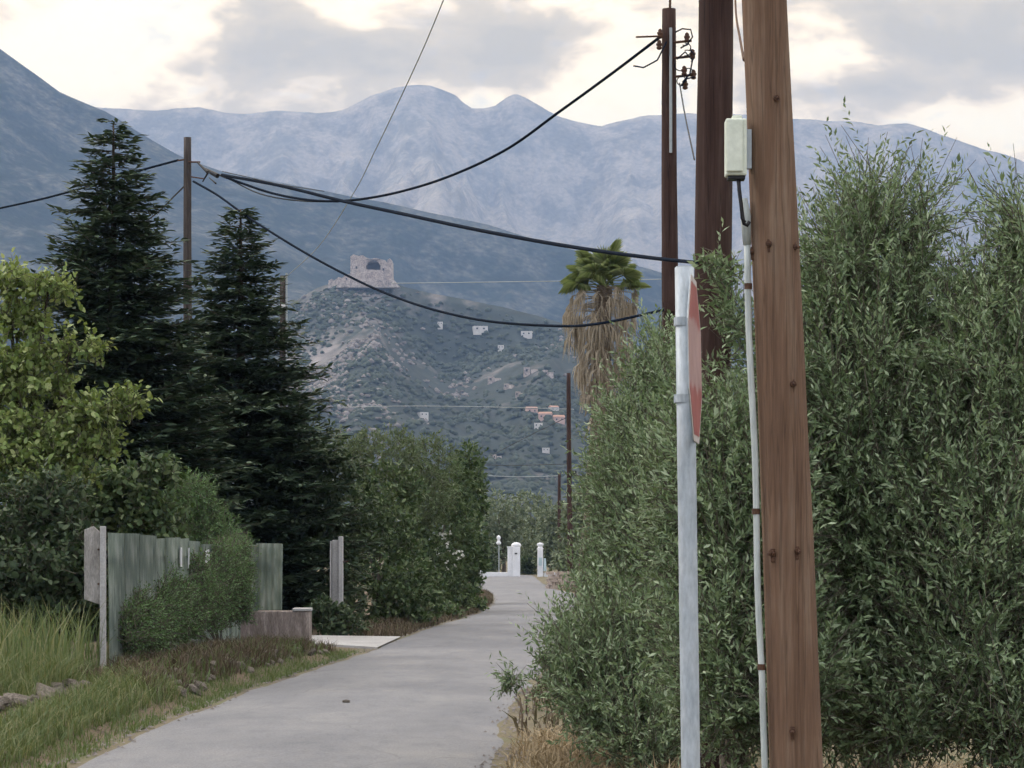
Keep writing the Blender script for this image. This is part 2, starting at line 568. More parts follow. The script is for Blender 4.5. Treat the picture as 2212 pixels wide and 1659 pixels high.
def sheet_mat():
    m, nt, b = new_mat('translucent_green_sheet')
    tc = nt.nodes.new('ShaderNodeTexCoord')
    mp = nt.nodes.new('ShaderNodeMapping')
    mp.inputs['Scale'].default_value = (3, 3, .6)
    wire(nt, tc.outputs['Object'], mp.inputs[0])
    n = node(nt, 'ShaderNodeTexNoise', i_Scale=4.0, i_Detail=6.0)
    wire(nt, mp.outputs[0], n.inputs['Vector'])
    col = ramp(nt, n.outputs[0], [(.30, (.085, .115, .095)), (.5, (.15, .185, .155)), (.70, (.27, .30, .265))])
    wire(nt, col, b.inputs['Base Color'])
    b.inputs['Roughness'].default_value = .5
    t = nt.nodes.new('ShaderNodeBsdfTranslucent')
    wire(nt, col, t.inputs[0])
    mx = nt.nodes.new('ShaderNodeMixShader')
    mx.inputs[0].default_value = .45
    wire(nt, b.outputs[0], mx.inputs[1])
    wire(nt, t.outputs[0], mx.inputs[2])
    wire(nt, mx.outputs[0], nt.nodes['Material Output'].inputs[0])
    return m


M['sheet'] = sheet_mat()


def sign_mat():
    """Worn sign face: red field, paler worn band across the middle."""
    m, nt, b = new_mat('worn_red_sign_face')
    tc = nt.nodes.new('ShaderNodeTexCoord')
    sp = nt.nodes.new('ShaderNodeSeparateXYZ')
    wire(nt, tc.outputs['Object'], sp.inputs[0])
    n = node(nt, 'ShaderNodeTexNoise', i_Scale=9.0, i_Detail=4.0)
    wire(nt, tc.outputs['Object'], n.inputs['Vector'])
    z = mth(nt, 'ADD', sp.outputs[2], mth(nt, 'MULTIPLY', mth(nt, 'SUBTRACT', n.outputs[0], .5), .10))
    k = ramp(nt, mth(nt, 'ADD', z, .5), [(.385, (0, 0, 0)), (.405, (1, 1, 1)), (.62, (1, 1, 1)), (.64, (0, 0, 0))])
    pink = ramp(nt, n.outputs[0], [(.35, (.34, .20, .185)), (.65, (.42, .27, .25))])
    red = ramp(nt, n.outputs[0], [(.35, (.25, .05, .043)), (.65, (.33, .09, .075))])
    wire(nt, mixc(nt, k, red, pink), b.inputs['Base Color'])
    b.inputs['Roughness'].default_value = .45
    return m


M['sign'] = sign_mat()


def hill_mat(name, rock, scrub, s1, s2, lo, hi, extra=None, vc=.14):
    """Hillside: bare rock and scrub in patches."""
    m, nt, b = new_mat(name)
    tc = nt.nodes.new('ShaderNodeTexCoord')
    n1 = node(nt, 'ShaderNodeTexNoise', i_Scale=s1, i_Detail=8.0, i_Roughness=.62)
    n2 = node(nt, 'ShaderNodeTexNoise', i_Scale=s2, i_Detail=4.0, i_Roughness=.6)
    wire(nt, tc.outputs['Object'], n1.inputs['Vector'])
    wire(nt, tc.outputs['Object'], n2.inputs['Vector'])
    d = mth(nt, 'ADD', mth(nt, 'MULTIPLY', n1.outputs[0], .6), mth(nt, 'MULTIPLY', n2.outputs[0], .4))
    if extra:                        # bare rock where the ground is bare: a spot on the hill
        g = nt.nodes.new('ShaderNodeSeparateXYZ')
        wire(nt, tc.outputs['Object'], g.inputs[0])
        for (cx, cz, rx, rz, w) in extra:
            a = mth(nt, 'MULTIPLY', mth(nt, 'SUBTRACT', g.outputs[0], cx), 1 / rx)
            c = mth(nt, 'MULTIPLY', mth(nt, 'SUBTRACT', g.outputs[2], cz), 1 / rz)
            e = mth(nt, 'EXPONENT', mth(nt, 'MULTIPLY', mth(nt, 'ADD', mth(nt, 'MULTIPLY', a, a), mth(nt, 'MULTIPLY', c, c)), -1.0))
            d = mth(nt, 'ADD', d, mth(nt, 'MULTIPLY', e, w))
    k = ramp(nt, d, [(lo, (0, 0, 0)), (hi, (1, 1, 1))])
    n3 = node(nt, 'ShaderNodeTexNoise', i_Scale=s2 * 2.5, i_Detail=3.0)
    wire(nt, tc.outputs['Object'], n3.inputs['Vector'])
    v = ramp(nt, n3.outputs[0], [(.35, (1 - vc,) * 3), (.65, (1 + vc,) * 3)])
    col = mixc(nt, 1.0, mixc(nt, k, scrub, rock), v, 'MULTIPLY')
    wire(nt, col, b.inputs['Base Color'])
    b.inputs['Roughness'].default_value = .95
    b.inputs['Specular IOR Level'].default_value = .1
    return m


M['far_hill'] = hill_mat('far_mountain_rock', (.30, .26, .21), (.17, .155, .125), .010, .045, .44, .56)
M['dark_hill'] = hill_mat('scrub_ridge', (.10, .10, .085), (.016, .024, .019), .008, .06, .46, .64, vc=.4)
M['castle_hill'] = hill_mat('castle_hill_scrub', (.22, .195, .18), (.042, .050, .044), .012, .05, .55, .70,
                            extra=((-118, 105, 34, 30, .16), (-92, 168, 40, 14, .10), (15, 85, 50, 30, .05)))
M['ruin'] = mk('ruin_stone', [(.24, .20, .18), (.38, .32, .285), (.50, .43, .385)], .35, .95, fine=(1.2, .35))
M['ruin_shaded'] = mk('ruin_inside_shade', [(.20, .17, .15), (.26, .22, .2)], .25, .95)  # darker copy of the ruin stone: shade of the opening put into the colour
M['village_white'] = mk('village_wall', [(.5, .47, .44), (.62, .59, .56)], .3, .9)
M['village_pink'] = mk('village_pink_wall', [(.48, .32, .28), (.56, .40, .35)], .3, .9)
M['village_roof'] = mk('village_roof', [(.30, .17, .12), (.40, .24, .18)], .5, .9)
M['village_window'] = mk('village_window', [(.03, .03, .035), (.05, .05, .055)], .5, .4)
M['hill_shrub'] = leafmat('hill_shrub', [(.032, .042, .030), (.045, .057, .040), (.058, .07, .05)], .0, .9)
M['hill_rock'] = leafmat('hill_rock', [(.14, .125, .115), (.18, .16, .145), (.23, .205, .19)], .0, .95)

# ------------------------------------------------------------------ ground and hills
g = mesh('ground', [(-6500, -2500, 0), (6500, -2500, 0), (6500, 6200, 0), (-6500, 6200, 0)], [(0, 1, 2, 3)], M['ground'])
g['kind'] = 'structure'


def make_hill(Yc, y0, y1, prof, amp, ns, seed, front_pow=1.0, cut_near=0.12, ys=5.0, crest=.1):
    pu = np.array([p[0] for p in prof], float)
    pz = np.array([CAMH + (VH - p[1]) / F * Yc for p in prof], float)
    px = (pu - UC) / F * Yc

    def h(x, y):
        x, y = np.asarray(x, float), np.asarray(y, float)
        H = np.interp(x, px, pz)
        t = np.where(y < Yc, (y - y0) / (Yc - y0), (y1 - y) / (y1 - Yc))
        t = np.clip(t, 0, 1)
        f = np.where(y < Yc, t ** front_pow, t)
        away = np.clip((1 - t) / cut_near, 0, 1)
        n = fbm(x / ns + seed, y / (ns * ys) + seed * 1.7 + .35 * fbm(x / ns, y / (ns * 2), 2), 6, True)
        n2 = fbm(x / (ns * .25) + seed, y / (ns * .4), 5)
        z = H * f - amp * away * np.minimum(1, t * 3) * (1 - n) * 1.3 - amp * .10 * (n2 - .5) * np.minimum(1, t * 6) * (crest + (1 - crest) * away)
        return np.where(t <= 0, -2.0, z)
    return h


def hill_mesh(name, h, xs, ys, mat):
    Xg, Yg = np.meshgrid(xs, ys)
    Zg = h(Xg, Yg)
    nx, ny = len(xs), len(ys)
    V = np.stack([Xg, Yg, Zg], -1).reshape(-1, 3)
    i = np.arange((ny - 1) * nx).reshape(ny - 1, nx)[:, :-1].ravel()
    Fs = np.stack([i, i + 1, i + nx + 1, i + nx], 1)
    o = mesh(name, V, Fs.tolist(), mat, smooth=True)
    o['kind'] = 'structure'
    return o


far_prof = [(-2500, 900), (-1500, 520), (-600, 330), (0, 262), (205, 232), (270, 234), (330, 238), (430, 232), (480, 243), (530, 247), (590, 241), (640, 240), (690, 243), (740, 238), (770, 222), (800, 205),
            (850, 190), (890, 186), (930, 183), (955, 190), (985, 205), (1000, 222), (1020, 235), (1045, 234), (1070, 226), (1095, 207), (1115, 200), (1135, 210), (1160, 225), (1185, 240), (1210, 255),
            (1250, 263), (1300, 270), (1350, 258), (1400, 248), (1500, 247), (1600, 250), (1720, 258), (1800, 262), (1900, 268), (1960, 265), (2000, 276), (2050, 295), (2130, 322), (2212, 350), (2500, 430), (3200, 650), (4800, 1000)]
h_far = make_hill(5500, 3000, 6100, far_prof, 330, 300, 2.3, 1.0, .10, 3.2, .35)
hill_mesh('far_mountain', h_far, np.concatenate([np.linspace(-3800, -1500, 60), np.linspace(-1490, 1490, 330), np.linspace(1500, 3800, 60)]), np.concatenate([np.linspace(3000, 5500, 130), np.linspace(5530, 6100, 12)]), M['far_hill'])

dark_prof = [(-2600, -300), (-1200, -560), (-500, -260), (-200, -40), (0, 105), (60, 150), (130, 200), (205, 232), (243, 247), (262, 262), (320, 298), (394, 340), (480, 370), (600, 392), (694, 411), (761, 426),
             (830, 437), (930, 460), (1048, 484), (1130, 510), (1254, 544), (1400, 580), (1600, 640), (1900, 740), (2212, 850), (2600, 980), (3200, 1150)]
h_dark = make_hill(3000, 1500, 4600, dark_prof, 115, 300, 7.1, 1.0, .12, 3.5, .3)
hill_mesh('scrub_ridge', h_dark, np.linspace(-2200, 1250, 230), np.concatenate([np.linspace(1500, 3000, 90), np.linspace(3050, 4600, 16)]), M['dark_hill'])

cas_prof = [(-900, 1120), (-300, 1040), (0, 960), (200, 900), (380, 830), (500, 762), (580, 700), (640, 648), (690, 620), (720, 611), (790, 607), (850, 610), (880, 621), (930, 633), (1010, 648), (1080, 662),
            (1150, 680), (1220, 700), (1300, 730), (1400, 775), (1550, 850), (1800, 970), (2300, 1110)]
h_cas = make_hill(1500, 850, 1900, cas_prof, 36, 80, 4.4, 1.0, .06, 3.0, .4)
hill_mesh('castle_hill', h_cas, np.linspace(-600, 420, 270), np.concatenate([np.linspace(850, 1500, 150), np.linspace(1512, 1900, 20)]), M['castle_hill'])


def on_hill(u, v, h=h_cas, lo=860, hi=1500):
    """Where the sight line of a spot meets the hill."""
    ys = np.linspace(lo, hi, 1800)
    x = (u - UC) / F * ys
    z = CAMH + (VH - v) / F * ys
    k = np.nonzero(h(x, ys) >= z)[0]
    i = k[0] if len(k) else len(ys) - 1
    return np.array([x[i], ys[i], float(h(x[i:i + 1], ys[i:i + 1])[0])])


# scrub and boulders on the castle hill: uncountable
def blobs(n, xlo, xhi, ylo, yhi, smin, smax, mat, name, label, cat, keep):
    ico_v = np.array([[0, 0, 1], [.89, 0, .45], [.28, .85, .45], [-.72, .53, .45], [-.72, -.53, .45], [.28, -.85, .45], [.72, .53, -.3], [-.28, .85, -.3], [-.89, 0, -.3], [-.28, -.85, -.3], [.72, -.53, -.3]])
    tri = np.array([[0, 1, 2], [0, 2, 3], [0, 3, 4], [0, 4, 5], [0, 5, 1], [1, 6, 2], [2, 7, 3], [3, 8, 4], [4, 9, 5], [5, 10, 1], [2, 6, 7], [3, 7, 8], [4, 8, 9], [5, 9, 10], [1, 10, 6]])
    x = R.uniform(xlo, xhi, n)
    y = ylo + (yhi - ylo) * R.random(n) ** .75
    ok = keep(x, y, R.random(n))
    x, y = x[ok], y[ok]
    n = len(x)
    z = h_cas(x, y)
    s = R.uniform(smin, smax, n)
    V = np.stack([x, y, z + s * .15], 1)[:, None, :] + ico_v[None] * (s[:, None, None] * R.uniform(.5, 1.5, (n, 11, 3))) * np.array([1, 1, .8])
    Fs = (tri[None] + 11 * np.arange(n)[:, None, None]).reshape(-1, 3)
    me = bpy.data.meshes.new(name)
    V = V.reshape(-1, 3)
    me.vertices.add(len(V))
    me.vertices.foreach_set('co', V.astype(np.float32).ravel())
    me.loops.add(Fs.size)
    me.loops.foreach_set('vertex_index', Fs.astype(np.int32).ravel())
    me.polygons.add(len(Fs))
    me.polygons.foreach_set('loop_start', np.arange(0, Fs.size, 3, dtype=np.int32))
    me.polygons.foreach_set('loop_total', np.full(len(Fs), 3, np.int32))
    me.update(calc_edges=True)
    tag(link(name, me, mat, kind='stuff'), label, cat)


blobs(16000, -190, 170, 870, 1495, .6, 2.5, M['hill_shrub'], 'hillside_scrub', 'dark scrub bushes dotted over the castle hill', 'scrub',
      lambda x, y, r: (fbm(x / 45 + 3, y / 90 + 9, 4) > .30 + .25 * r))
blobs(3600, -175, 100, 930, 1499, .6, 2.0, M['hill_rock'], 'hillside_rocks', 'pale boulders and scree strewn over the castle hill', 'rocks',
      lambda x, y, r: (fbm(x / 38 + 33, y / 80 + 2, 4) + .35 * np.exp(-((x + 95) / 40) ** 2) > .58 + .35 * r))
blobs(4200, -150, -62, 1010, 1330, .5, 2.3, M['hill_rock'], 'rock_outcrop', 'broad pale rocky cliff on the left side of the castle hill, beside the fir', 'rocks',
      lambda x, y, r: (fbm(x / 20 + 13, y / 34 + 5, 4) - .0011 * (x + 106) ** 2 / 10 > .40 + .22 * r))


# ------------------------------------------------------------------ fortress on the hill
def fort():
    d = 1490.0
    k = d / F

    def xz(u, v):
        p = at(u, v, d)
        return (p[0], p[2])
    base = at(780, 612, d)
    t = thing('castle_ruin', 'ruined stone castle with a big round-arched opening on the hilltop', 'castle', base)
    zb = 622
    MB().prism([xz(*p) for p in ((757, zb), (757, 554), (763, 549), (775, 553), (783, 551), (791, 556), (791, zb))], d, d + 22).build('wall', M['ruin'], t)
    # arched bay: sill below, arch stones above
    MB().prism([xz(*p) for p in ((791, zb), (791, 582), (822, 583), (822, zb))], d + .3, d + 3).build('wall', M['ruin'], t)
    arch = [(791, 572)] + [(806.5 - 13.5 * math.cos(a), 574 - 12.5 * math.sin(a)) for a in np.linspace(.15, math.pi - .15, 9)] + [(822, 572), (822, 560), (812, 557), (800, 559), (791, 556)]
    MB().prism([xz(*p) for p in arch], d + .3, d + 3).build('arch', M['ruin'], t)
    MB().prism([xz(*p) for p in ((822, zb), (822, 560), (832, 562), (837, 568), (837, zb))], d, d + 20).build('wall', M['ruin'], t)
    MB().prism([xz(*p) for p in ((837.2, zb), (837.2, 562), (842, 559), (847, 563), (848, zb))], d - 2, d + 16).build('tower', M['ruin'], t)
    MB().prism([xz(*p) for p in ((791, zb), (791, 561), (822, 562), (822, zb))], d + 14, d + 18).build('wall', M['ruin_shaded'], t)
    MB().box((*at(806.5, 0, d)[:2], at(0, 560.5, d)[2]), (31 * k, 1, .6)).build('wall', M['ruin_shaded'], t)
    MB().prism([xz(*p) for p in ((792, 566), (792, 562.8), (821, 563.8), (821, 566))], d + 3.1, d + 13.9).build('vault', M['ruin_shaded'], t)  # ceiling added to keep the arched opening dark
    MB().prism([xz(*p) for p in ((708, zb), (709, 606), (716, 602), (722, 605), (731, 598), (738, 600), (746, 593), (757, 590), (757, zb))], d + 1, d + 18).build('curtain_wall', M['ruin'], t)
    MB().prism([xz(*p) for p in ((728, zb + 2), (732, 614), (744, 610), (752, 607), (764, 609), (786, 606), (800, 611), (818, 607), (836, 610), (852, 606), (866, zb + 2))], d - 8, d - 2.1).build('terrace_wall', M['ruin'], t)
    for u, v, w, h in ((770, 578, 4, 5), (828, 582, 3.5, 5), (748, 602, 3, 4)):
        x, z = xz(u, v)
        MB().box((x, d - .05 + (1 if u < 750 else 0), z), (w * k, .3, h * k)).build('window', M['village_window'], t)


fort()


def house(u, v, wpx, hpx, label, pink=False, roof=True, rz=0.0, ruin=False):
    p = on_hill(u, v)
    k = p[1] / F
    w, h = wpx * k, hpx * k
    t = thing('ruined_house' if ruin else 'hillside_house', label, 'ruin' if ruin else 'house', p, 'village houses on the castle hill')
    m = M['village_pink'] if pink else M['village_white']
    dp = max(5.0, w * .7)
    c, s = math.cos(rz), math.sin(rz)
    zb = p[2] - 2.5

    def L(x, y, z):
        return (p[0] + x * c - y * s, p[1] + x * s + y * c, z)
    if ruin:
        b = MB()
        b.box(L(-w * .27, 0, zb + (h + 2.5) * .5), (w * .44, dp * .6, h + 2.5), rz, .9)
        b.box(L(w * .22, 0, zb + (h * .65 + 2.5) * .5), (w * .5, dp * .6, h * .65 + 2.5), rz, .85)
        wl = b.build('wall', M['ruin'], t)
        MB().box(L(-w * .27, -dp * .3, zb + 2.5 + h * .45), (w * .12, .5, h * .35), rz).build('window', M['village_window'], wl)
        return
    hw = h * (.72 if roof else 1)
    wl = MB().box(L(0, 0, zb + (hw + 2.5) / 2), (w, dp, hw + 2.5), rz).build('wall', m, t)
    if roof:
        P = [L(-w * .54, -dp * .54, zb + hw + 2.5), L(w * .54, -dp * .54, zb + hw + 2.5), L(w * .54, dp * .54, zb + hw + 2.5), L(-w * .54, dp * .54, zb + hw + 2.5), L(-w * .5, 0, zb + h + 2.6), L(w * .5, 0, zb + h + 2.6)]
        mesh('roof', P, [(3, 2, 1, 0), (0, 1, 5, 4), (2, 3, 4, 5), (3, 0, 4), (1, 2, 5)], M['village_roof'], t)
    for fx in (-.25, .22):
        MB().box(L(w * fx, -dp * .5 - .02, zb + 2.5 + hw * .5), (w * .13, .3, hw * .32), rz).build('window', M['village_window'], wl)


house(951, 704, 11, 8, 'tiny white house highest on the slope, right of the castle', roof=False)
house(1037, 716, 31, 11, 'long low white house on the slope above the cable, left of the palm', roof=False, rz=.15)
house(1138, 726, 24, 10, 'white house on the slope closest to the palm crown', roof=False, rz=-.1)
house(1082, 755, 13, 8, 'small white house alone below the long low white house', roof=False)
house(1147, 806, 34, 12, 'broad pale ruin with a stepped wall beside the palm skirt', ruin=True)
house(1184, 812, 24, 12, 'pale ruin right beside the broad stepped ruin', ruin=True, rz=.3)
house(1069, 823, 30, 9, 'long low pale ruin at the top of the diagonal row of ruins', ruin=True, rz=-.2)
house(1100, 838, 22, 9, 'pale ruin in the middle of the diagonal row', ruin=True, rz=-.5)
house(1124, 856, 20, 10, 'pale ruin at the bottom of the diagonal row', ruin=True, rz=-.4)
house(1014, 826, 16, 7, 'small pale ruin left of the diagonal row of ruins', ruin=True)
house(1148, 893, 24, 14, 'pink house with red roof at the left of the village cluster', pink=True, rz=.2)
house(1178, 905, 28, 15, 'largest pink house in the middle of the village cluster', pink=True, rz=-.15)
house(1207, 912, 24, 15, 'pink house at the right of the village cluster by the dark pole', pink=True, rz=.1)
house(1163, 924, 18, 10, 'low white house in front of the pink village cluster', roof=False)
house(1196, 888, 18, 11, 'white house behind the pink village cluster, red roofed', rz=.3)
house(913, 900, 19, 9, 'lone white house above the feathery green tree top', roof=False, rz=.4)
house(1179, 976, 16, 8, 'lone white house low on the slope under the pink village', roof=False)
house(1074, 992, 22, 10, 'pale ruin low on the slope near the hedge end', ruin=True)

# ------------------------------------------------------------------ road and verges
ROAD = np.array([(-40, -2.2), (0, -2.0), (12, -1.92), (18, -1.85), (24, -1.78), (29, -1.5), (33, -1.15), (39, -.80), (44.4, -.52), (52, -.08), (60, .62), (67, .92), (74, 1.0), (87, .86), (98, .2), (108, -.08), (127, -.2), (146, -.3), (152, -.3)], float)


def road_c(y):
    # smooth centre line
    y = np.asarray(y, float)
    return (np.interp(y - 2.5, ROAD[:, 0], ROAD[:, 1]) + 2 * np.interp(y, ROAD[:, 0], ROAD[:, 1]) + np.interp(y + 2.5, ROAD[:, 0], ROAD[:, 1])) / 4


def road_l(y):
    return road_c(y) - 1.68 + .10 * (fbm(np.asarray(y) * .9, np.asarray(y) * 0 + 3.3, 4) - .5) * 2


def road_r(y):
    return road_c(y) + 1.80 + .12 * (fbm(np.asarray(y) * .8, np.asarray(y) * 0 + 8.3, 4) - .5) * 2


def bank(y):
    y = np.asarray(y, float)
    return np.interp(y, [5, 14, 20, 30, 35.5, 38.0, 45.0, 48, 60, 85, 100], [.05, .14, .22, .28, .2, 0, 0, .12, .16, .12, .03])


ys = np.concatenate([np.arange(-40, 8, 2.0), np.arange(8, 40, .18), np.arange(40, 152, .5)])
V, Fs = [], []
for i, y in enumerate(ys):
    l, r = float(road_l(y)), float(road_r(y))
    for k in range(7):
        f = k / 6
        V.append((l + (r - l) * f, y, .012 + .035 * (1 - (2 * f - 1) ** 2) - (.02 if k in (0, 6) else 0)))
    if i:
        a = (i - 1) * 7
        Fs += [(a + k, a + k + 1, a + k + 8, a + k + 7) for k in range(6)]
o = mesh('road', V, Fs, M['road'], smooth=True)
o['kind'] = 'structure'

# raised verge on the left of the road
ys = np.arange(5, 101, .35)
offs = np.array([-.12, .12, .3, .5, .75, 1.1, 1.7, 2.6, 4.5, 9.0])
V, Fs = [], []
for i, y in enumerate(ys):
    l = float(road_l(y))
    b = float(bank(y))
    for k, f in enumerate(offs):
        s = min(1, max(0, (f - .1) / .6))
        n = (float(fbm(np.array(f * 1.6 + 3), np.array(y * 1.3), 4)) - .5) * .16 * min(1, b * 6)
        V.append((l - f, y, -.01 + (b + n) * s * s * (3 - 2 * s) + .006 * k))
    if i:
        a = (i - 1) * len(offs)
        Fs += [(a + k + 1, a + k, a + k + len(offs), a + k + len(offs) + 1) for k in range(len(offs) - 1)]
o = mesh('verge', V, Fs, M['verge'], smooth=True)
o['kind'] = 'structure'

# pale concrete driveway
V = [(-6.6, 40.0, .062), (-3.3, 40.2, .062), (-2.30, 39.5, .03), (-2.13, 44.4, .03), (-3.6, 44.1, .062), (-6.6, 44.4, .062)]
V2 = [(x, y, z - .1) for x, y, z in V]
o = mesh('driveway', V + V2, [(0, 1, 2, 3, 4, 5), (0, 6, 7, 1), (1, 7, 8, 2), (5, 4, 10, 11)], M['concrete_pale'])
o['kind'] = 'structure'


def gz(x, y):
    l = road_l(y)
    s = np.clip((l - x - .1) / .6, 0, 1)
    return np.where(x < l, bank(y) * s * s * (3 - 2 * s), 0.0)


# ------------------------------------------------------------------ wooden poles
def pole(name, label, base, top, r0, r1, mat, group='wooden utility poles', n=20):
    t = thing(name, label, 'pole', base, group)
    base, top = np.array(base, float), np.array(top, float)
    P, Rr = [], []
    for k in range(25):
        f = k / 24
        p = base + (top - base) * f - np.array([0, 0, .3]) * (k == 0)
        P.append(p + np.array([math.sin(f * 7) * .008, math.cos(f * 5) * .006, 0]))
        Rr.append(r0 + (r1 - r0) * f)
    MB().tube(P, Rr, n, wob=.018).build('shaft', mat, t, smooth=True)
    return t


pn_base, pn_top = np.array([1.196, 9.5, 0]), np.array([.857, 9.5, 8.5])
poleN = pole('utility_pole', 'thick red-brown wooden pole nearest the camera, carrying a pale box', pn_base, pn_top, .114, .068, M['wood_red'])


def on_poleN(v, side, out=0.0):
    """Point on the near pole at row v; side -1..1 across its face."""
    z = CAMH + (VH - v) / F * 9.5
    f = z / 8.5
    c = pn_base + (pn_top - pn_base) * f
    r = .114 + (.068 - .114) * f + out
    return c + np.array([side * r, -math.sqrt(max(0, 1 - side * side)) * r, 0])


for u, v in ((1671, 222), (1656, 533), (1711, 538), (1706, 833), (1716, 1190), (1663, 1195), (1705, 1575), (1622, 545)):
    z = CAMH + (VH - v) / F * 9.5
    f = z / 8.5
    cx = (pn_base + (pn_top - pn_base) * f)[0]
    r = .114 + (.068 - .114) * f
    s = max(-.97, min(.97, ((u - UC) / F * 9.5 - cx) / r))
    p = on_poleN(v, s, -.004)
    nrm = unit(np.array([s, -math.sqrt(1 - s * s), .0]))
    b = MB()
    b.tube([p, p + nrm * .014], .013, 8)
    b.tube([p + nrm * .013, p + nrm * .030 + np.array([0, 0, -.004])], .006, 6)
    b.add([p + np.array([-.009, -.004, .018]), p + np.array([.009, -.004, .018]), p + np.array([.007, -.005, -.034]), p + np.array([-.007, -.005, -.034])] +
          [p + np.array([-.009, .012, .018]), p + np.array([.009, .012, .018]), p + np.array([.007, .012, -.034]), p + np.array([-.007, .012, -.034])],
          [(0, 3, 2, 1), (0, 1, 5, 4), (2, 3, 7, 6), (1, 2, 6, 5), (3, 0, 4, 7)])
    b.build('bolt', M['rust'], poleN)

# pipe clipped to the near pole
t = thing('conduit_pipe', 'thin pale plastic conduit running up the left side of the red-brown pole', 'pipe', on_poleN(2080, -1, .02))
P = [on_poleN(v, -.985, .019) + np.array([(.0 if v > 1500 else -.004 * math.sin(v * .011)), -.005, 0]) for v in np.linspace(2085, 520, 26)]
pipe = MB().tube(P, .0135, 10).build('pipe', M['pvc'], t, smooth=True)
MB().tube([P[-1] + np.array([0, 0, -.02]), P[-1] + np.array([-.006, 0, .10]), P[-1] + np.array([-.012, 0, .17])], [.017, .022, .012], 10).build('sleeve', M['pvc'], pipe, smooth=True)
for v in (620, 1105, 1440):
    MB().tube([on_poleN(v, -.985, .019) + np.array([0, -.005, dz]) for dz in (-.012, .012)], .0165, 10).build('clip', M['rust'], pipe)

# pale box on the near pole
c = at(1589, 320, 9.43)
t = thing('junction_box', 'pale cream-green plastic box fixed to the red-brown pole', 'box', c)
body = MB().box((c[0], c[1], c[2]), (.086, .075, .232)).build('body', M['box'], t, bevel=.007)
MB().box((c[0] - .008, c[1] - .045, c[2] + .004), (.066, .012, .214)).build('cover', M['box'], body, bevel=.005)
MB().box((c[0] + .002, c[1], c[2] - .124), (.07, .06, .014)).build('gland_plate', M['black'], body, bevel=.003)
MB().box((c[0] + .052, c[1] + .03, c[2]), (.03, .03, .16)).build('bracket', M['steel'], t)
MB().box((c[0] + .006, c[1] + .012, c[2] + .124), (.04, .045, .018)).build('lid_hinge', M['box'], body, bevel=.003)
o = MB()
base = c + np.array([.012, 0, -.12])
o.tube([base + np.array([x, -.005, z]) for x, z in ((0, 0), (.002, -.05), (.010, -.11), (.016, -.165), (.022, -.19), (.034, -.196), (.044, -.18))], .008, 8)
o.tube([base + np.array([x, -.02, z]) for x, z in ((-.006, 0), (.0, -.06), (.008, -.12), (.012, -.17), (.026, -.186))], .006, 8)
tag(o.build('cable_tail', M['black'], smooth=True), 'black cable looping down from the pale box on the pole', 'cable')

poleM = pole('utility_pole', 'dark thick wooden pole directly behind the red-brown one, rising out of olive leaves', (1.156, 14, 0), (1.316, 14, 9.5), .131, .082, M['wood_dark'])
MB().tube([(1.243, 14, 5.1 - .02), (1.243, 14, 5.1 + .02)], .112, 18).build('band', M['rust'], poleM)

pf_b = np.array([(1456 - UC) / F * 26, 26, 0])
pf_t = at(1444, 20, 26)
poleF = pole('utility_pole', 'slim dark pole with insulators and a crossing cable, behind the sign post', pf_b, pf_t, .118, .078, M['wood_dark'])
# ironwork at the top of the slim pole
b = MB()
b.tube([at(1432, 78, 25.9), at(1374, 80, 25.8)], .011, 6)
b.build('bracket', M['rust'], poleF)
MB().tube([at(1447, 28, 26), at(1449, -60, 26)], .014, 6).build('spike', M['rust'], poleF)
for du, dv, w, hh in ((1474, 92, 40, 10), (1472, 126, 44, 10), (1476, 166, 48, 10)):
    MB().tube([at(du - 20, dv, 25.95), at(du + 20, dv - 4, 25.9)], .015, 6).build('bracket', M['rust'], poleF)
for u, v in ((1484, 80), (1496, 116), (1478, 152), (1498, 160), (1426, 72), (1424, 96), (1480, 182)):
    q = at(u, v, 25.9)
    MB().lathe(q, [(.012, -.06), (.03, -.05), (.03, -.03), (.02, -.025), (.034, -.01), (.034, .01), (.02, .02), (.026, .03), (.01, .05)], 10).build('insulator', M['rust' if u % 3 else 'porcelain'], poleF, smooth=True)
for pts in (((1458, 70), (1474, 62), (1492, 64), (1496, 80), (1484, 96), (1470, 104)), ((1462, 128), (1480, 112), (1496, 130), (1490, 160), (1474, 178)), ((1440, 90), (1420, 130), (1390, 146), (1368, 142)), ((1470, 186), (1484, 170), (1500, 166))):
    MB().tube([at(u, v, 25.85) for u, v in pts], .009, 6).build('jumper_wire', M['cable'], poleF, smooth=True)
for k in range(9):
    a0 = rnd.uniform(0, 6.3)
    cu, cv, r_ = rnd.uniform(1466, 1490), rnd.uniform(66, 180), rnd.uniform(8, 18)
    MB().tube([at(cu + r_ * math.cos(a0 + q), cv + r_ * .8 * math.sin(a0 + q), 25.9 - .04 * q) for q in np.linspace(0, rnd.uniform(1.6, 3.6), 9)], .006, 5).build('jumper_wire', M['cable'], poleF, smooth=True)
MB().box(at(1444, 664, 25.86), (.14, .12, .1)).build('bracket', M['wood_dark'], poleF)
MB().tube([at(1449, v, 25.87) for v in (60, 200, 330)], .016, 6).build('earth_strip', M['cable_pale'], poleF)

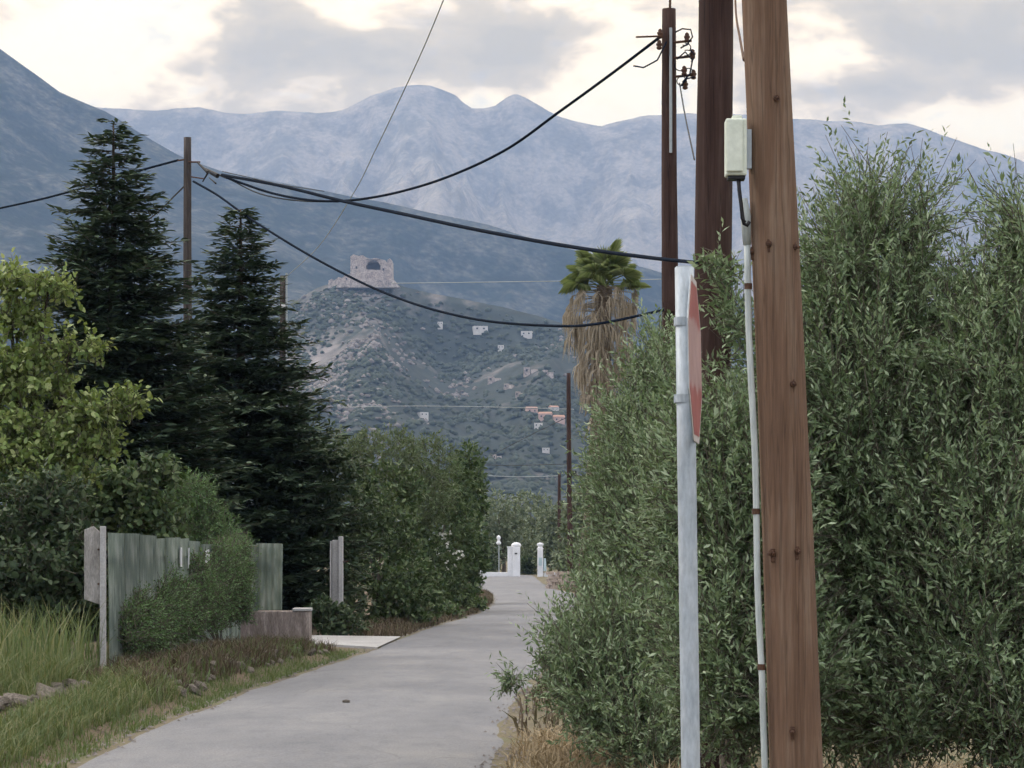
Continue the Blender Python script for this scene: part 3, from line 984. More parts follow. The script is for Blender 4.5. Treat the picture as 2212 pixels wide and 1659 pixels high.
pl_b = np.array([(409 - UC) / F * 52, 52, 0])
pl_t = at(404.5, 297, 52)
poleL = pole('utility_pole', 'grey-brown wooden pole standing behind the tall fir, cables fanning right', pl_b, pl_t, .118, .084, M['wood_grey'])
MB().tube([at(405, 350, 51.95), at(432, 350, 51.8)], .02, 6).build('bracket', M['rust'], poleL)
MB().tube([at(397, 345, 51.95), at(383, 347, 51.9)], .02, 6).build('bracket', M['rust'], poleL)
MB().tube([at(413, 382, 51.9), at(440, 386, 51.7)], .016, 6).build('bracket', M['rust'], poleL)
for a_, b_, r_ in (((428, 352), (448, 372), .035), ((444, 366), (470, 380), .055), ((468, 376), (490, 384), .03), ((438, 392), (450, 372), .025), ((452, 384), (466, 396), .02)):
    MB().tube([at(*a_, 51.5), at(*b_, 51.2)], [r_ * .6, r_], 8).build('clamp', M['black'], poleL)

p2b = np.array([(614 - UC) / F * 70, 70, 0])
poleQ = pole('utility_pole', 'slim pole half hidden by the right side of the smaller fir', p2b, at(611, 596, 70), .12, .095, M['wood_grey'], n=12)
MB().box(at(612, 662, 69.86), (.12, .1, .16)).build('glint_box', M['porcelain'], poleQ, bevel=.01)  # white box added to imitate the light glint on the pole
MB().tube([at(619, v, 69.9) for v in (590, 720, 860)], .03, 6).build('conduit', M['cable_pale'], poleQ)  # pale tube added to imitate the pole's bright right edge, no conduit known

p3b = np.array([(1232 - UC) / F * 103, 103, 0])
poleD = pole('utility_pole', 'dark distant pole below the palm at the edge of the olive', p3b, at(1228, 806, 103), .13, .09, M['wood_dark'], n=10)
MB().box(at(1237, 1022, 102.8), (.34, .12, .2)).build('bracket', M['black'], poleD)
p4b = np.array([(1209 - UC) / F * 135, 135, 0])
pole('utility_pole', 'short thin dark pole just left of the distant one', p4b, at(1208, 1022, 135), .12, .085, M['wood_dark'], n=10)

# ------------------------------------------------------------------ cables
def spline(ctrl, n=14):
    P = np.array([at(*c_) for c_ in ctrl])
    P = np.vstack([2 * P[0] - P[1], P, 2 * P[-1] - P[-2]])
    out = []
    for i in range(1, len(P) - 2):
        for k in range(n):
            t_ = k / n
            a, b_, c_, d_ = P[i - 1], P[i], P[i + 1], P[i + 2]
            out.append(.5 * ((2 * b_) + (c_ - a) * t_ + (2 * a - 5 * b_ + 4 * c_ - d_) * t_ ** 2 + (3 * b_ - a - 3 * c_ + d_) * t_ ** 3))
    out.append(P[-2])
    return out


def cable(ctrl, r, mat, label, r1=None):
    P = spline(ctrl)
    rr = np.linspace(r, r1 if r1 else r, len(P))
    tag(MB().tube(P, list(rr), 7).build('overhead_cable', mat, smooth=True), label, 'cable', 'overhead cables')


cable(((490, 384, 51.2), (580, 415, 48.5), (660, 431, 46), (740, 434, 43.5), (840, 420, 41), (960, 385, 38), (1090, 325, 34.5), (1210, 240, 31.5), (1320, 160, 28.8), (1432, 75, 26)), .027, M['cable'], 'thick cable sagging then climbing to the top of the slim dark pole', .018)
cable(((480, 378, 51.2), (600, 400, 45), (740, 434, 38), (870, 462, 32), (1000, 490, 27), (1130, 515, 22.5), (1260, 537, 19), (1400, 556, 16), (1505, 567, 13.9)), .034, M['cable'], 'thickest cable running from the left pole to the dark thick pole', .011)
cable(((418, 392, 51.9), (470, 422, 50), (540, 472, 47.5), (640, 535, 44), (740, 590, 40.5), (830, 632, 37.5), (930, 667, 34), (1050, 693, 30.5), (1200, 704, 27), (1300, 698, 25), (1440, 668, 25.85)), .026, M['cable'], 'lowest dark cable sagging across the castle hill to the palm', .014)
cable(((-60, 464, 60), (0, 450, 58.5), (90, 430, 56.5), (180, 406, 54.7), (290, 372, 53), (385, 346, 51.9)), .026, M['cable'], 'dark cable entering from the left behind the tall fir')
cable(((985, -70, 14), (958, 0, 16), (912, 110, 20), (862, 218, 26), (812, 322, 34), (765, 415, 45), (690, 530, 58), (614, 602, 69.9)), .0035, M['cable_pale'], 'thin pale twisted wire dropping from the top edge past the rounded summit', .011)
cable(((846, 612, 90), (1000, 610, 88), (1150, 608, 86), (1300, 606, 84), (1430, 603, 82)), .014, M['cable_pale'], 'faint pale level wire right of the castle, passing behind the palm')
cable(((735, 880, 120), (880, 877, 120), (1050, 879, 120), (1240, 884, 120)), .018, M['cable_pale'], 'faint pale level wire across the lower castle hill')
cable(((1020, 1026, 136), (1120, 1030, 136), (1208, 1028, 135)), .022, M['cable_pale'], 'short pale wire beside the short thin pole above the far trees')
cable(((1020, 1004, 110), (1120, 1005, 106), (1230, 1002, 103)), .018, M['cable_thin'], 'short dark level wire reaching the distant pole')
cable(((1060, 985, 140), (1130, 948, 122), (1228, 900, 103)), .016, M['cable_thin'], 'thin wire slanting up to the distant pole below the pink village')
cable(((1468, 180, 25.9), (1480, 250, 24.5), (1500, 345, 22)), .008, M['cable_thin'], 'thin wire hanging between the slim dark pole and the dark thick pole')
cable(((1586, -60, 13.9), (1590, 30, 13), (1598, 80, 11.5), (1607, 130, 9.6)), .006, M['rust'], 'rusty thin wire between the tops of the two thick poles')
cable(((480, 370, 51.3), (600, 397, 45), (700, 413, 41)), .008, M['cable_thin'], 'thin short wire above the thickest cable near the left pole')
cable(((494, 386, 51.2), (560, 418, 49), (640, 433, 47), (730, 436, 44)), .015, M['cable_thin'], 'thin slack wire under the thickest cable near the left pole')
cable(((404, 396, 52.1), (372, 428, 55), (345, 455, 58), (300, 490, 62)), .018, M['cable_thin'], 'thin wire slanting down left from the pole behind the tall fir')

# ------------------------------------------------------------------ road sign
sb = np.array([.6616, 8.4, 0])
st = at(1478, 578, 8.4)
t = thing('road_sign', 'faded red eight-sided road sign seen edge-on on a galvanised post', 'road sign', sb)
b = MB()
b.tube([sb - np.array([0, 0, .25]), sb + (st - sb) * .25, sb + (st - sb) * .5, sb + (st - sb) * .75, st], [.0345, .0345, .0345, .0345, .0345], 20)
post = b.build('post', M['steel'], t, smooth=True)
MB().tube([st, st + np.array([0, 0, .004])], .030, 18).build('post_cap', M['steel'], post)
vd = math.atan2(.63, 8.4)
ang = vd + math.radians(4.7)          # plane of the plate, clockwise from +Y
tdir = np.array([math.sin(ang), math.cos(ang), 0])
ndir = np.array([math.cos(ang), -math.sin(ang), 0])
ctr = at(1477.5, 778, 8.4) + ndir * .0365
tilt = .018


def plate(rad, off, thick, name, mat, par=None):
    V = []
    for s_ in (0, 1):
        for k in range(8):
            a = math.pi / 8 + k * math.pi / 4
            V.append(tdir * rad * math.cos(a) + np.array([0, 0, rad * math.sin(a)]) + ndir * (off + thick * s_) + np.array([1, 0, 0]) * (-tilt * rad * math.sin(a)))
    V = np.array(V)
    me = bpy.data.meshes.new(name)
    me.from_pydata([tuple(p) for p in V], [], [tuple(range(8)), tuple(range(15, 7, -1))] + [((k + 1) % 8, k, 8 + k, 8 + (k + 1) % 8) for k in range(8)])
    me.update()
    o_ = link(name, me, mat, par or t)
    if par is None:
        o_.location = tuple(ctr - sb)
    return o_


rr = .3 / math.cos(math.pi / 8)
pl = plate(rr, 0, .003, 'plate', M['steel'])
M['sign_rim'] = mk('worn_white_sign_rim', [(.42, .38, .35), (.52, .48, .45)], 12, .5, fine=(30, .1))
plate(rr * .995, .0031, .0012, 'rim', M['sign_rim'], pl)
plate(rr * .915, .0044, .0012, 'face', M['sign'], pl)
for dz in (-.14, .14):
    q = ctr + np.array([0, 0, dz])
    MB().tube([q - ndir * .0365 + np.array([0, 0, -.015]), q - ndir * .0365 + np.array([0, 0, .015])], .037, 16).build('clamp', M['steel'], post)

# ------------------------------------------------------------------ foliage builders
UP = np.array([0, 0, 1.0])


def shoots(lobes, n_shoot, per, L, W, up_bias=.9, shoot_len=(.25, .55), jit=.45, clump=0, inner=.35, shape='lance', clip=None, rng=R, spread=.9):
    """Leafy shoots through a crown: returns leaf vertices and shoot segments."""
    p, d, q = in_lobes(lobes, n_shoot, inner, rng)
    if clump:                      # foliage gathers in clumps with gaps between
        w_ = 2 * math.pi / clump
        x_, y_, z_ = p[:, 0] * w_, p[:, 1] * w_, p[:, 2] * w_
        nz = (np.sin(x_ + 1.3 * np.sin(z_ * .7 + 1)) * np.sin(z_ * .9 + 1.1 * np.sin(y_ * .8)) + np.sin(y_ * 1.1 + x_ * .6 + 2) * np.sin(z_ * 1.7 - x_ * 1.2)) * .5
        ok = rng.random(len(p)) < np.clip(.78 + 1.1 * nz, .12, 1)
        p, d = p[ok], d[ok]
    n = len(p)
    ax = unit(d * .8 + UP * up_bias * rng.random((n, 1)) + rng.normal(size=(n, 3)) * jit)
    ln = rng.uniform(*shoot_len, n)
    p = p - ax * (ln * .6)[:, None]
    tt = (np.arange(per) + .5) / per
    pos = p[:, None, :] + ax[:, None, :] * (ln[:, None] * tt[None])[:, :, None]
    bend = rng.normal(size=(n, 1, 3)) * .06
    pos = pos + bend * (tt ** 2)[None, :, None]
    axr = np.repeat(ax[:, None, :], per, 1)
    rnd_ = rng.normal(size=(n, per, 3))
    side = unit(np.cross(axr, rnd_))
    la = unit(axr * .75 + side * spread + UP * .05).reshape(-1, 3)
    upv = unit(axr.reshape(-1, 3) * .7 + rng.normal(size=(n * per, 3)) * .5 + UP * .3)
    sz = rng.uniform(.7, 1.25, n * per)
    V, k = leaves(pos.reshape(-1, 3), la, upv, L * sz, W * sz * rng.uniform(.8, 1.2, n * per), shape)
    return V, k, p, p + ax * ln[:, None]


def twig_mesh(a, b, r, name, mat, parent):
    d = unit(b - a)
    s = unit(np.cross(d, np.array([.3, .8, .52])))
    t_ = np.cross(d, s)
    offs_ = [s * r, -s * r * .5 + t_ * r * .87, -s * r * .5 - t_ * r * .87]
    Q = []
    for k in range(3):
        o1, o2 = offs_[k], offs_[(k + 1) % 3]
        Q.append(np.stack([a + o1, a + o2, b + o2 * .4, b + o1 * .4], 1))
    V = np.concatenate(Q).reshape(-1, 3)
    return mesh_np(name, V, 4, mat, parent, kind='stuff')


def trunk_mesh(t_, base, limbs, r0, mat, name='trunk'):
    """Tapered trunk with limbs in one mesh."""
    b = MB()
    base = np.array(base, float)
    fork = base + np.array([rnd.uniform(-.08, .08), rnd.uniform(-.08, .08), limbs[0]])
    b.tube([base - UP * .15, base + UP * .05, base + (fork - base) * .5 + np.array([.03, .02, 0]), fork], [r0 * 1.5, r0 * 1.2, r0, r0 * .85], 10, wob=.12)
    for q in limbs[1]:
        q = np.array(q, float)
        mid = fork + (q - fork) * .5 + np.array([rnd.uniform(-.1, .1), rnd.uniform(-.1, .1), .12])
        b.tube([fork - UP * .05, fork + (mid - fork) * .5, mid, q], [r0 * .6, r0 * .48, r0 * .34, r0 * .1], 7, wob=.1)
    return b.build(name, mat, t_, smooth=True)


# ------------------------------------------------------------------ olive trees on the right
def olive(label, base, lobes, n, per=18, limbs=None, L=.047, W=.0145, clip=None, inner=.35, extra=None, slen=(.3, .75)):
    t_ = thing('olive_tree', label, 'tree', base, 'olive trees on the right of the road')
    tg = limbs or [l[0] for l in lobes]
    trunk_mesh(t_, base, (.55, tg), .09, M['bark'])
    V, k, a, b = shoots(lobes, n, per, L, W, clip=clip, inner=inner, shoot_len=slen, shape='diamond', jit=.30, up_bias=1.3, spread=.8, clump=.62)
    if extra:
        V2, k2, a2, b2 = shoots(*extra[0], shape='diamond', **extra[1])
        V, a, b = np.concatenate([V, V2]), np.concatenate([a, a2]), np.concatenate([b, b2])
    mesh_np('crown', V, k, M['olive'], t_, kind='stuff')
    twig_mesh(a, b, .0035, 'twigs', M['twig'], t_)
    return t_


def lob(u, v, d, ru, rv, rd, w=1.0):
    """Ellipsoid of a crown: centre and half sizes (in picture units at its distance), depth in metres."""
    return (at(u, v, d), (ru / F * d, rd, rv / F * d), w)


olive('tall olive tree right of the red-brown pole with upright leafy tips', (2.25, 14.2, 0),
      [lob(1880, 640, 13.6, 130, 260, .7), lob(1885, 455, 13.6, 85, 125, .4, .5), lob(1980, 490, 13.6, 70, 130, .4, .4), lob(1800, 580, 13.4, 75, 150, .5, .7), lob(1850, 900, 13.2, 200, 260, .8), lob(1960, 760, 13.4, 130, 180, .7),
       lob(1850, 1250, 13.0, 180, 300, .8), lob(1990, 1150, 12.8, 160, 300, .8), lob(1760, 760, 13.4, 70, 200, .5), lob(1830, 1500, 13.0, 130, 130, .6), lob(1830, 1050, 13.0, 100, 260, .6)], 5300, 30)
olive('olive tree cut by the right edge of the picture', (3.15, 13.4, 0),
      [lob(2200, 570, 13.0, 90, 150, .6, .6), lob(2185, 450, 13.0, 45, 75, .3, .45), lob(2240, 490, 13, 70, 100, .5, .5), lob(2110, 660, 13.1, 80, 110, .5, .5), lob(2150, 860, 12.8, 170, 230, .8), lob(2240, 800, 13.0, 120, 300, .8),
       lob(2120, 1180, 12.4, 170, 260, .8), lob(2250, 1250, 12.4, 150, 330, .8), lob(2080, 1380, 12.2, 190, 200, .7), lob(2060, 760, 12.9, 60, 130, .4), lob(2050, 1000, 12.7, 80, 200, .5), lob(2180, 1540, 12.0, 150, 110, .6), lob(1960, 1530, 12.2, 130, 90, .5)], 5500, 30)
olive('olive tree around the foot of the dark thick pole, behind the sign', (1.25, 13.0, 0),
      [lob(1575, 960, 12.5, 70, 130, .4), lob(1550, 1150, 12.4, 110, 260, .55), lob(1640, 1200, 12.3, 110, 300, .5), lob(1560, 1400, 12.2, 130, 220, .6), lob(1680, 1450, 12.1, 140, 180, .6),
       lob(1650, 860, 12.8, 50, 170, .3), lob(1505, 1080, 12.6, 60, 240, .4)], 3400, 30, extra=(([lob(1570, 640, 12.6, 26, 90, .15), lob(1545, 575, 12.6, 18, 50, .1), lob(1600, 700, 12.6, 25, 60, .15)], 70, 14, .056, .0165), dict(up_bias=1.2, inner=.1, shoot_len=(.15, .3))))
olive('olive tree bulging over the road edge, its low branch reaching left', (1.15, 19.3, 0),
      [lob(1445, 890, 19.5, 90, 140, .9), lob(1420, 790, 19.5, 50, 80, .5), lob(1365, 970, 19.3, 75, 160, .9), lob(1350, 1150, 19.0, 80, 200, .9), lob(1440, 1150, 18.6, 140, 260, 1.0), lob(1315, 1060, 19.4, 40, 130, .5),
       lob(1420, 1400, 17.8, 160, 190, .9), lob(1290, 1390, 17.8, 110, 110, .7), lob(1235, 1440, 17.6, 70, 90, .5), lob(1300, 1500, 17.4, 110, 100, .6), lob(1400, 1560, 17.0, 130, 110, .6), lob(1490, 1000, 19, 90, 230, .9), lob(1300, 1260, 18.8, 42, 90, .6)],
      6200, 27, L=.053, W=.0165,
      extra=(([lob(1180, 1420, 17.6, 30, 25, .15), lob(1105, 1465, 17.4, 34, 24, .15), lob(1195, 1360, 17.7, 25, 25, .15), lob(1100, 1480, 17.4, 22, 20, .1)], 44, 12, .058, .0145), dict(up_bias=.2, inner=.1, shoot_len=(.1, .24))))
# the low branch itself
# ------------------------------------------------------------------ palm
def palm():
    d = 60
    base = np.array([(1262 - UC) / F * d, d, 0])
    top = at(1303, 618, d)
    t_ = thing('fan_palm', 'fan palm with a shaggy skirt of dead fronds above the olive', 'palm', base)
    P = [base + (top - base) * f + np.array([math.sin(f * 3) * .12, 0, 0]) for f in np.linspace(0, 1, 14)]
    MB().tube([P[0] - UP * .3] + P[1:], list(np.linspace(.30, .20, 14)), 12, wob=.1).build('trunk', M['palm_trunk'], t_, smooth=True)

    def fan(R_, n, droop, pet, wf=.045):
        """Fan frond along +X: stalk then pleated fan."""
        b = MB()
        b.tube([(0, 0, 0), (pet * .5, 0, .03), (pet, 0, 0)], [.022, .016, .012], 5)
        for k in range(n):
            a = -1.9 + 3.8 * k / (n - 1)
            r = R_ * (1 - .12 * abs(a) / 1.9) * rnd.uniform(.9, 1.05)
            w = R_ * wf
            dx, dy = math.cos(a), math.sin(a)
            q0 = np.array([pet, 0, 0])
            m1 = q0 + np.array([dx, dy, 0]) * r * .62
            tip = q0 + np.array([dx, dy, 0]) * r * .93 + np.array([0, 0, -droop * r])
            sd = np.array([-dy, dx, 0]) * w
            b.add([q0, m1 + sd + np.array([0, 0, .02]), tip, m1 - sd - np.array([0, 0, .02])], [(0, 1, 2), (0, 2, 3)])
        me = bpy.data.meshes.new('frond')
        me.from_pydata(b.V, [], b.Fs)
        me.update()
        return me
    from mathutils import Matrix
    green = [fan(.58, 26, .2, .72, .028), fan(.52, 24, .45, .66, .028)]
    def hanging(out, drop, n, ln):
        """Dead frond: stalk arching out and down, thin strands hanging from its end."""
        b = MB()
        b.tube([(0, 0, 0), (out * .55, 0, .02 - drop * .2), (out * .9, 0, -drop * .6), (out, 0, -drop)], [.022, .016, .012, .010], 4)
        for k in range(n):
            f = rnd.uniform(-1, 1)
            p0 = np.array([out + rnd.uniform(-.03, .02), f * .03, -drop + rnd.uniform(0, .04)])
            m1 = p0 + np.array([rnd.uniform(-.02, .13), f * .15, -ln * rnd.uniform(.12, .3)])
            tip = m1 + np.array([rnd.uniform(-.06, .05), f * .05 + rnd.uniform(-.05, .05), -ln * rnd.uniform(.35, .85)])
            a = rnd.uniform(0, 3.14)
            sd = np.array([math.cos(a), math.sin(a), 0]) * rnd.uniform(.008, .02)
            b.add([p0 - sd * .5, p0 + sd * .5, m1 + sd, tip, m1 - sd], [(0, 1, 2, 4), (4, 2, 3)])
        me = bpy.data.meshes.new('dead_frond')
        me.from_pydata(b.V, [], b.Fs)
        me.update()
        return me
    dead = [hanging(.95, .10, 17, .75), hanging(.8, .3, 17, .85), hanging(.6, .35, 15, .8), hanging(.45, .4, 13, .7), hanging(.3, .35, 11, .6)]
    for m_ in green:
        m_.materials.append(M['palm_green'])
    for m_ in dead:
        m_.materials.append(M['palm_dead'])
    loc = Vector(top - base)

    def put(me, name, az, el, off, sc_=1.0, roll=0.0):
        o_ = bpy.data.objects.new(name, me)
        C.objects.link(o_)
        o_.parent = t_
        o_.matrix_local = Matrix.Translation(off) @ Matrix.Rotation(az, 4, 'Z') @ Matrix.Rotation(-el, 4, 'Y') @ Matrix.Rotation(roll, 4, 'X') @ Matrix.Scale(sc_, 4)
    for k in range(34):
        el = rnd.choice((.25, .5, .75, 1.0, 1.25, 0.0))
        put(green[k % 2], 'frond', k * 2.4, el + rnd.uniform(-.1, .1), loc + Vector((0, 0, rnd.uniform(-.1, .12))), rnd.uniform(.85, 1.05), rnd.uniform(-.5, .5))
    for k in range(170):
        dz = rnd.random() ** 1.15 * 3.2
        i_ = min(4, int(dz / 3.2 * 4.2 + rnd.uniform(-.4, .9)))
        put(dead[max(0, i_)], 'dead_frond', k * 2.4 + rnd.uniform(-.4, .4), rnd.uniform(-.12, .12), loc + Vector((-(dz * .045), 0, -.05 - dz * .8)), rnd.uniform(.62, 1.05), rnd.uniform(-.15, .15))
    for k in range(10):          # old bare stalks
        dz = 1.6 + 1.8 * rnd.random()
        q = loc + Vector((-.05 * dz, 0, -dz))
        a = k * 2.1
        b = MB()
        dr = Vector((math.cos(a), math.sin(a), 0))
        pts = [q + base_v for base_v in (Vector((0, 0, 0)), dr * .3 + Vector((0, 0, -.1)), dr * .48 + Vector((0, 0, -.45)), dr * .62 + Vector((0, 0, -.62)))]
        b.tube([np.array(p_) + base for p_ in pts], [.03, .022, .018, .012], 5)
        b.build('dead_stalk', M['palm_dead'], t_, smooth=True)


palm()


# ------------------------------------------------------------------ firs on the left
def fir(label, u, v_top, d, prof, z0=.5, seed=1, dens=1.12, lean=0.0):
    rng = np.random.default_rng(seed)
    top = at(u, v_top, d)
    base = np.array([top[0] - lean, d, 0])
    t_ = thing('fir_tree', label, 'tree', base, 'conifers on the left')
    H = top[2]
    ax = lambda z: base + (top - base) * (z / H)
    MB().tube([ax(z) - UP * (.2 if z == 0 else 0) for z in np.linspace(0, H, 12)], list(np.linspace(.22, .015, 12)), 10, wob=.06).build('trunk', M['bark'], t_, smooth=True)
    pz = np.array([p[0] for p in prof])          # below the top
    pr = np.array([p[1] for p in prof])
    POS, AX, UPV, LL, WW = [], [], [], [], []
    seg_a, seg_b = [], []
    z = H - .12
    while z > z0:
        rad = float(np.interp(H - z, pz, pr))
        nb = max(6, int((7 + rad * 5.0) * dens))
        for k in range(nb):
            a = 2 * math.pi * (k + rng.random()) / nb
            L = rad * rng.uniform(.62, 1.12)
            if rng.random() < .10:
                L *= 1.14
            o = np.array([math.cos(a), math.sin(a), 0])
            s_ = np.array([-math.sin(a), math.cos(a), 0])
            c0 = ax(z + rng.uniform(-.2, .2))
            rise = rng.uniform(-.05, .42)
            n_s = max(3, int(L / .105))
            pts = []
            for j in range(n_s + 1):
                f = j / n_s
                pts.append(c0 + o * L * f + UP * (L * (-rise * f * 1.1 + .95 * rise * f * f)))
            for i_ in range(0, n_s, 3):
                seg_a.append(pts[i_])
                seg_b.append(pts[min(i_ + 3, n_s)])
            for j in range(max(1, int(n_s * .22)), n_s + 1):
                f = j / n_s
                sub = (.34 * L * (1 - f) + .13) * rng.uniform(.7, 1.2)
                tang = unit(pts[j] - pts[j - 1])
                for sg in (-1, 1):
                    dr = unit(tang * .75 + s_ * sg * 1.0 + UP * rng.uniform(-.12, .1))
                    m = max(2, int(sub / .09))
                    for q in range(m):
                        POS.append(pts[j] + dr * sub * q / m + UP * rng.normal() * .025)
                        AX.append(dr + tang * rng.uniform(-.2, .5) + s_ * rng.normal() * .25 + UP * rng.normal() * .18)
                        UPV.append(UP + rng.normal(size=3) * .28)
                        LL.append(rng.uniform(.16, .30))
                        WW.append(rng.uniform(.055, .105))
        z -= rng.uniform(.15, .24)
    V, k = leaves(np.array(POS), np.array(AX), np.array(UPV), np.array(LL), np.array(WW), 'diamond')
    mesh_np('crown', V, k, M['fir'], t_, kind='stuff')
    twig_mesh(np.array(seg_a), np.array(seg_b), .012, 'branches', M['bark'], t_)
    return len(POS)


fir('tall dark fir left of the cable pole, its tip above the ridge', 245, 268, 44, [(0, .06), (.25, .34), (.6, .52), (1.2, .72), (1.9, .98), (2.9, 1.45), (3.8, 1.7), (5.5, 2.2), (8, 2.7), (10, 2.5)], .4, 3)
fir('smaller dark fir right of the cable pole', 520, 452, 48, [(0, .06), (.3, .32), (.7, .50), (1.4, .80), (2.2, 1.15), (3.2, 1.55), (4.2, 2.0), (5.4, 2.4), (7, 2.6), (9, 2.5)], .4, 8)


# ------------------------------------------------------------------ broad-leaved trees and shrubs
def bush(name, label, cat, base, lobes, n, mat, L, W, per=7, shape='ovate', group=None, up_bias=.5, slen=(.15, .35), inner=.3, trunk_r=.06, fork=.5, clump=.9, spread=.9):
    t_ = thing(name, label, cat, base, group)
    trunk_mesh(t_, base, (fork, [l[0] for l in lobes][:9]), trunk_r, M['bark'])
    V, k, a, b = shoots(lobes, n, per, L, W, up_bias=up_bias, shoot_len=slen, inner=inner, shape=shape, spread=spread, clump=clump)
    mesh_np('crown', V, k, mat, t_, kind='stuff')
    twig_mesh(a, b, .006, 'twigs', M['twig'], t_)
    return t_


def lv(u, v, d, ru, rv, rd, w=1.0):
    return lob(u, v, d, ru, rv, rd, w)


bush('broadleaf_tree', 'bright yellow-green broadleaf tree at the left edge in front of the tall fir', 'tree', (-6.6, 31, 0),
     [lv(15, 605, 30, 55, 34, .45), lv(105, 622, 30, 62, 20, .35, 1.2), lv(35, 690, 30.2, 90, 34, .5), lv(150, 752, 29.8, 78, 20, .35, 1.2), lv(25, 775, 30, 95, 38, .6), lv(80, 832, 29.9, 95, 26, .5), lv(215, 884, 29.6, 85, 24, .4, 1.2),
      lv(282, 868, 29.5, 32, 14, .2, 1.3), lv(55, 915, 29.8, 115, 34, .6), lv(160, 955, 29.6, 105, 28, .5), lv(0, 985, 29.6, 120, 52, .7), lv(95, 1030, 29.5, 120, 36, .6), lv(-70, 850, 30.3, 90, 150, .8)],
     2300, M['mulberry'], .088, .054, 11, trunk_r=.11, fork=1.7, slen=(.2, .55), inner=.1)
bush('broadleaf_shrub', 'dark green broadleaf shrub below the yellow-green tree, left of the concrete slab post', 'shrub', (-6.1, 28.5, 0),
     [lv(30, 1120, 28.5, 120, 90, .6), lv(130, 1110, 28.5, 75, 90, .5), lv(60, 1240, 28, 140, 90, .6), lv(-40, 1280, 28, 120, 120, .6), lv(170, 1190, 28.2, 45, 70, .35), lv(110, 1330, 27.9, 90, 60, .4), lv(200, 1300, 27.8, 26, 60, .2)],
     1750, M['shade_leaf'], .095, .05, 9, slen=(.15, .35))
bush('broadleaf_shrub', 'leafy shrub rising behind the green sheet fence, left part', 'shrub', (-5.9, 35, 0),
     [lv(250, 1060, 34, 90, 60, .6), lv(330, 1020, 34, 65, 35, .4), lv(180, 1080, 34, 70, 80, .5), lv(300, 1130, 34, 110, 70, .6)],
     950, M['hedge'], .11, .06, 8, slen=(.15, .35))
bush('feathery_shrub', 'soft bright green feathery shrub topping the sheet fence', 'shrub', (-4.6, 36.9, 0),
     [lv(410, 1085, 36.5, 62, 62, .45), lv(440, 1140, 36.5, 75, 60, .45), lv(385, 1150, 36.6, 70, 50, .4), lv(480, 1190, 36.4, 60, 60, .4)],
     2000, M['feather'], .06, .016, 13, 'diamond', slen=(.1, .25), up_bias=.9)
bush('climbing_vine', 'green vine climbing over the right half of the sheet fence', 'vine', (-4.35, 34.2, .1),
     [lv(1106 + 4990 * (-4.72 + .39 * (d_ - 27.15) / 9.35) / d_ + 12, v_ + 8, d_, 36, r_ + 22, .45) for d_, v_, r_ in ((27.9, 1350, 35), (28.6, 1330, 50), (29.3, 1345, 40), (30.0, 1310, 50), (30.8, 1300, 62), (31.6, 1320, 45), (32.4, 1270, 70), (33.2, 1280, 62), (34.0, 1250, 85), (34.8, 1250, 80), (35.6, 1240, 75), (36.1, 1225, 60))] + [lv(520, 1300, 35.6, 30, 50, .25)],
     7000, M['feather'], .042, .017, 11, 'diamond', slen=(.12, .4), trunk_r=.02, fork=.2, clump=.45)
bush('broadleaf_shrub', 'very dark shrub mass under the smaller fir behind the C-shaped post', 'shrub', (-4.3, 47.5, 0),
     [lv(640, 1020, 48, 120, 130, .9), lv(620, 1180, 47.5, 120, 120, .8), lv(730, 1100, 48, 80, 130, .8), lv(700, 1250, 47.5, 100, 90, .7), lv(560, 1150, 47, 70, 120, .6)],
     1500, M['shade_leaf'], .12, .06, 9)
bush('broadleaf_shrub', 'low dark shrub at the foot of the C-shaped concrete post', 'shrub', (-3.35, 44.9, 0),
     [lv(720, 1340, 44.7, 48, 36, .35), lv(690, 1320, 44.8, 32, 26, .3), lv(760, 1350, 44.9, 30, 24, .3)], 330, M['shade_leaf'], .10, .055, 7)
HG = 'hedge trees along the left road edge'
bush('hedge_tree', 'hedge tree just right of the C-shaped post, broad leaves on top', 'tree', (-3.0, 51, 0),
     [lv(830, 1180, 52, 90, 110, .9), lv(840, 1060, 53, 85, 55, .7), lv(800, 1280, 50.5, 80, 80, .7), lv(890, 1280, 51, 80, 70, .7), lv(770, 1130, 52, 50, 120, .7), lv(860, 1340, 50.5, 70, 30, .5)],
     1700, M['hedge'], .12, .058, 9, group=HG)
bush('hedge_tree', 'pale feathery-topped hedge tree, the tallest along the left road edge', 'tree', (-3.6, 60, 0),
     [lv(830, 985, 60, 95, 65, .9), lv(760, 970, 60, 45, 45, .6), lv(920, 1000, 61, 80, 70, .8), lv(880, 1080, 60, 110, 80, .9)],
     2200, M['hedge_pale'], .09, .034, 11, 'diamond', group=HG, fork=1.4)
bush('hedge_tree', 'rounded green hedge tree in the middle of the left road edge', 'tree', (-2.1, 62, 0),
     [lv(960, 1150, 63, 70, 110, 1.0), lv(940, 1250, 61, 70, 80, .8), lv(980, 1060, 64, 55, 60, .7), lv(900, 1210, 60, 60, 100, .7), lv(985, 1290, 62, 40, 40, .5)],
     1700, M['hedge'], .13, .06, 9, group=HG)
bush('hedge_tree', 'last hedge tree before the bend, upright bright leaves on top', 'tree', (-1.9, 73, 0),
     [lv(1010, 1010, 72, 38, 55, .6), lv(1015, 1090, 72, 42, 70, .7), lv(1010, 1190, 71, 50, 80, .8), lv(1005, 1260, 72, 40, 50, .6)],
     1100, M['hedge'], .15, .075, 8, group=HG)
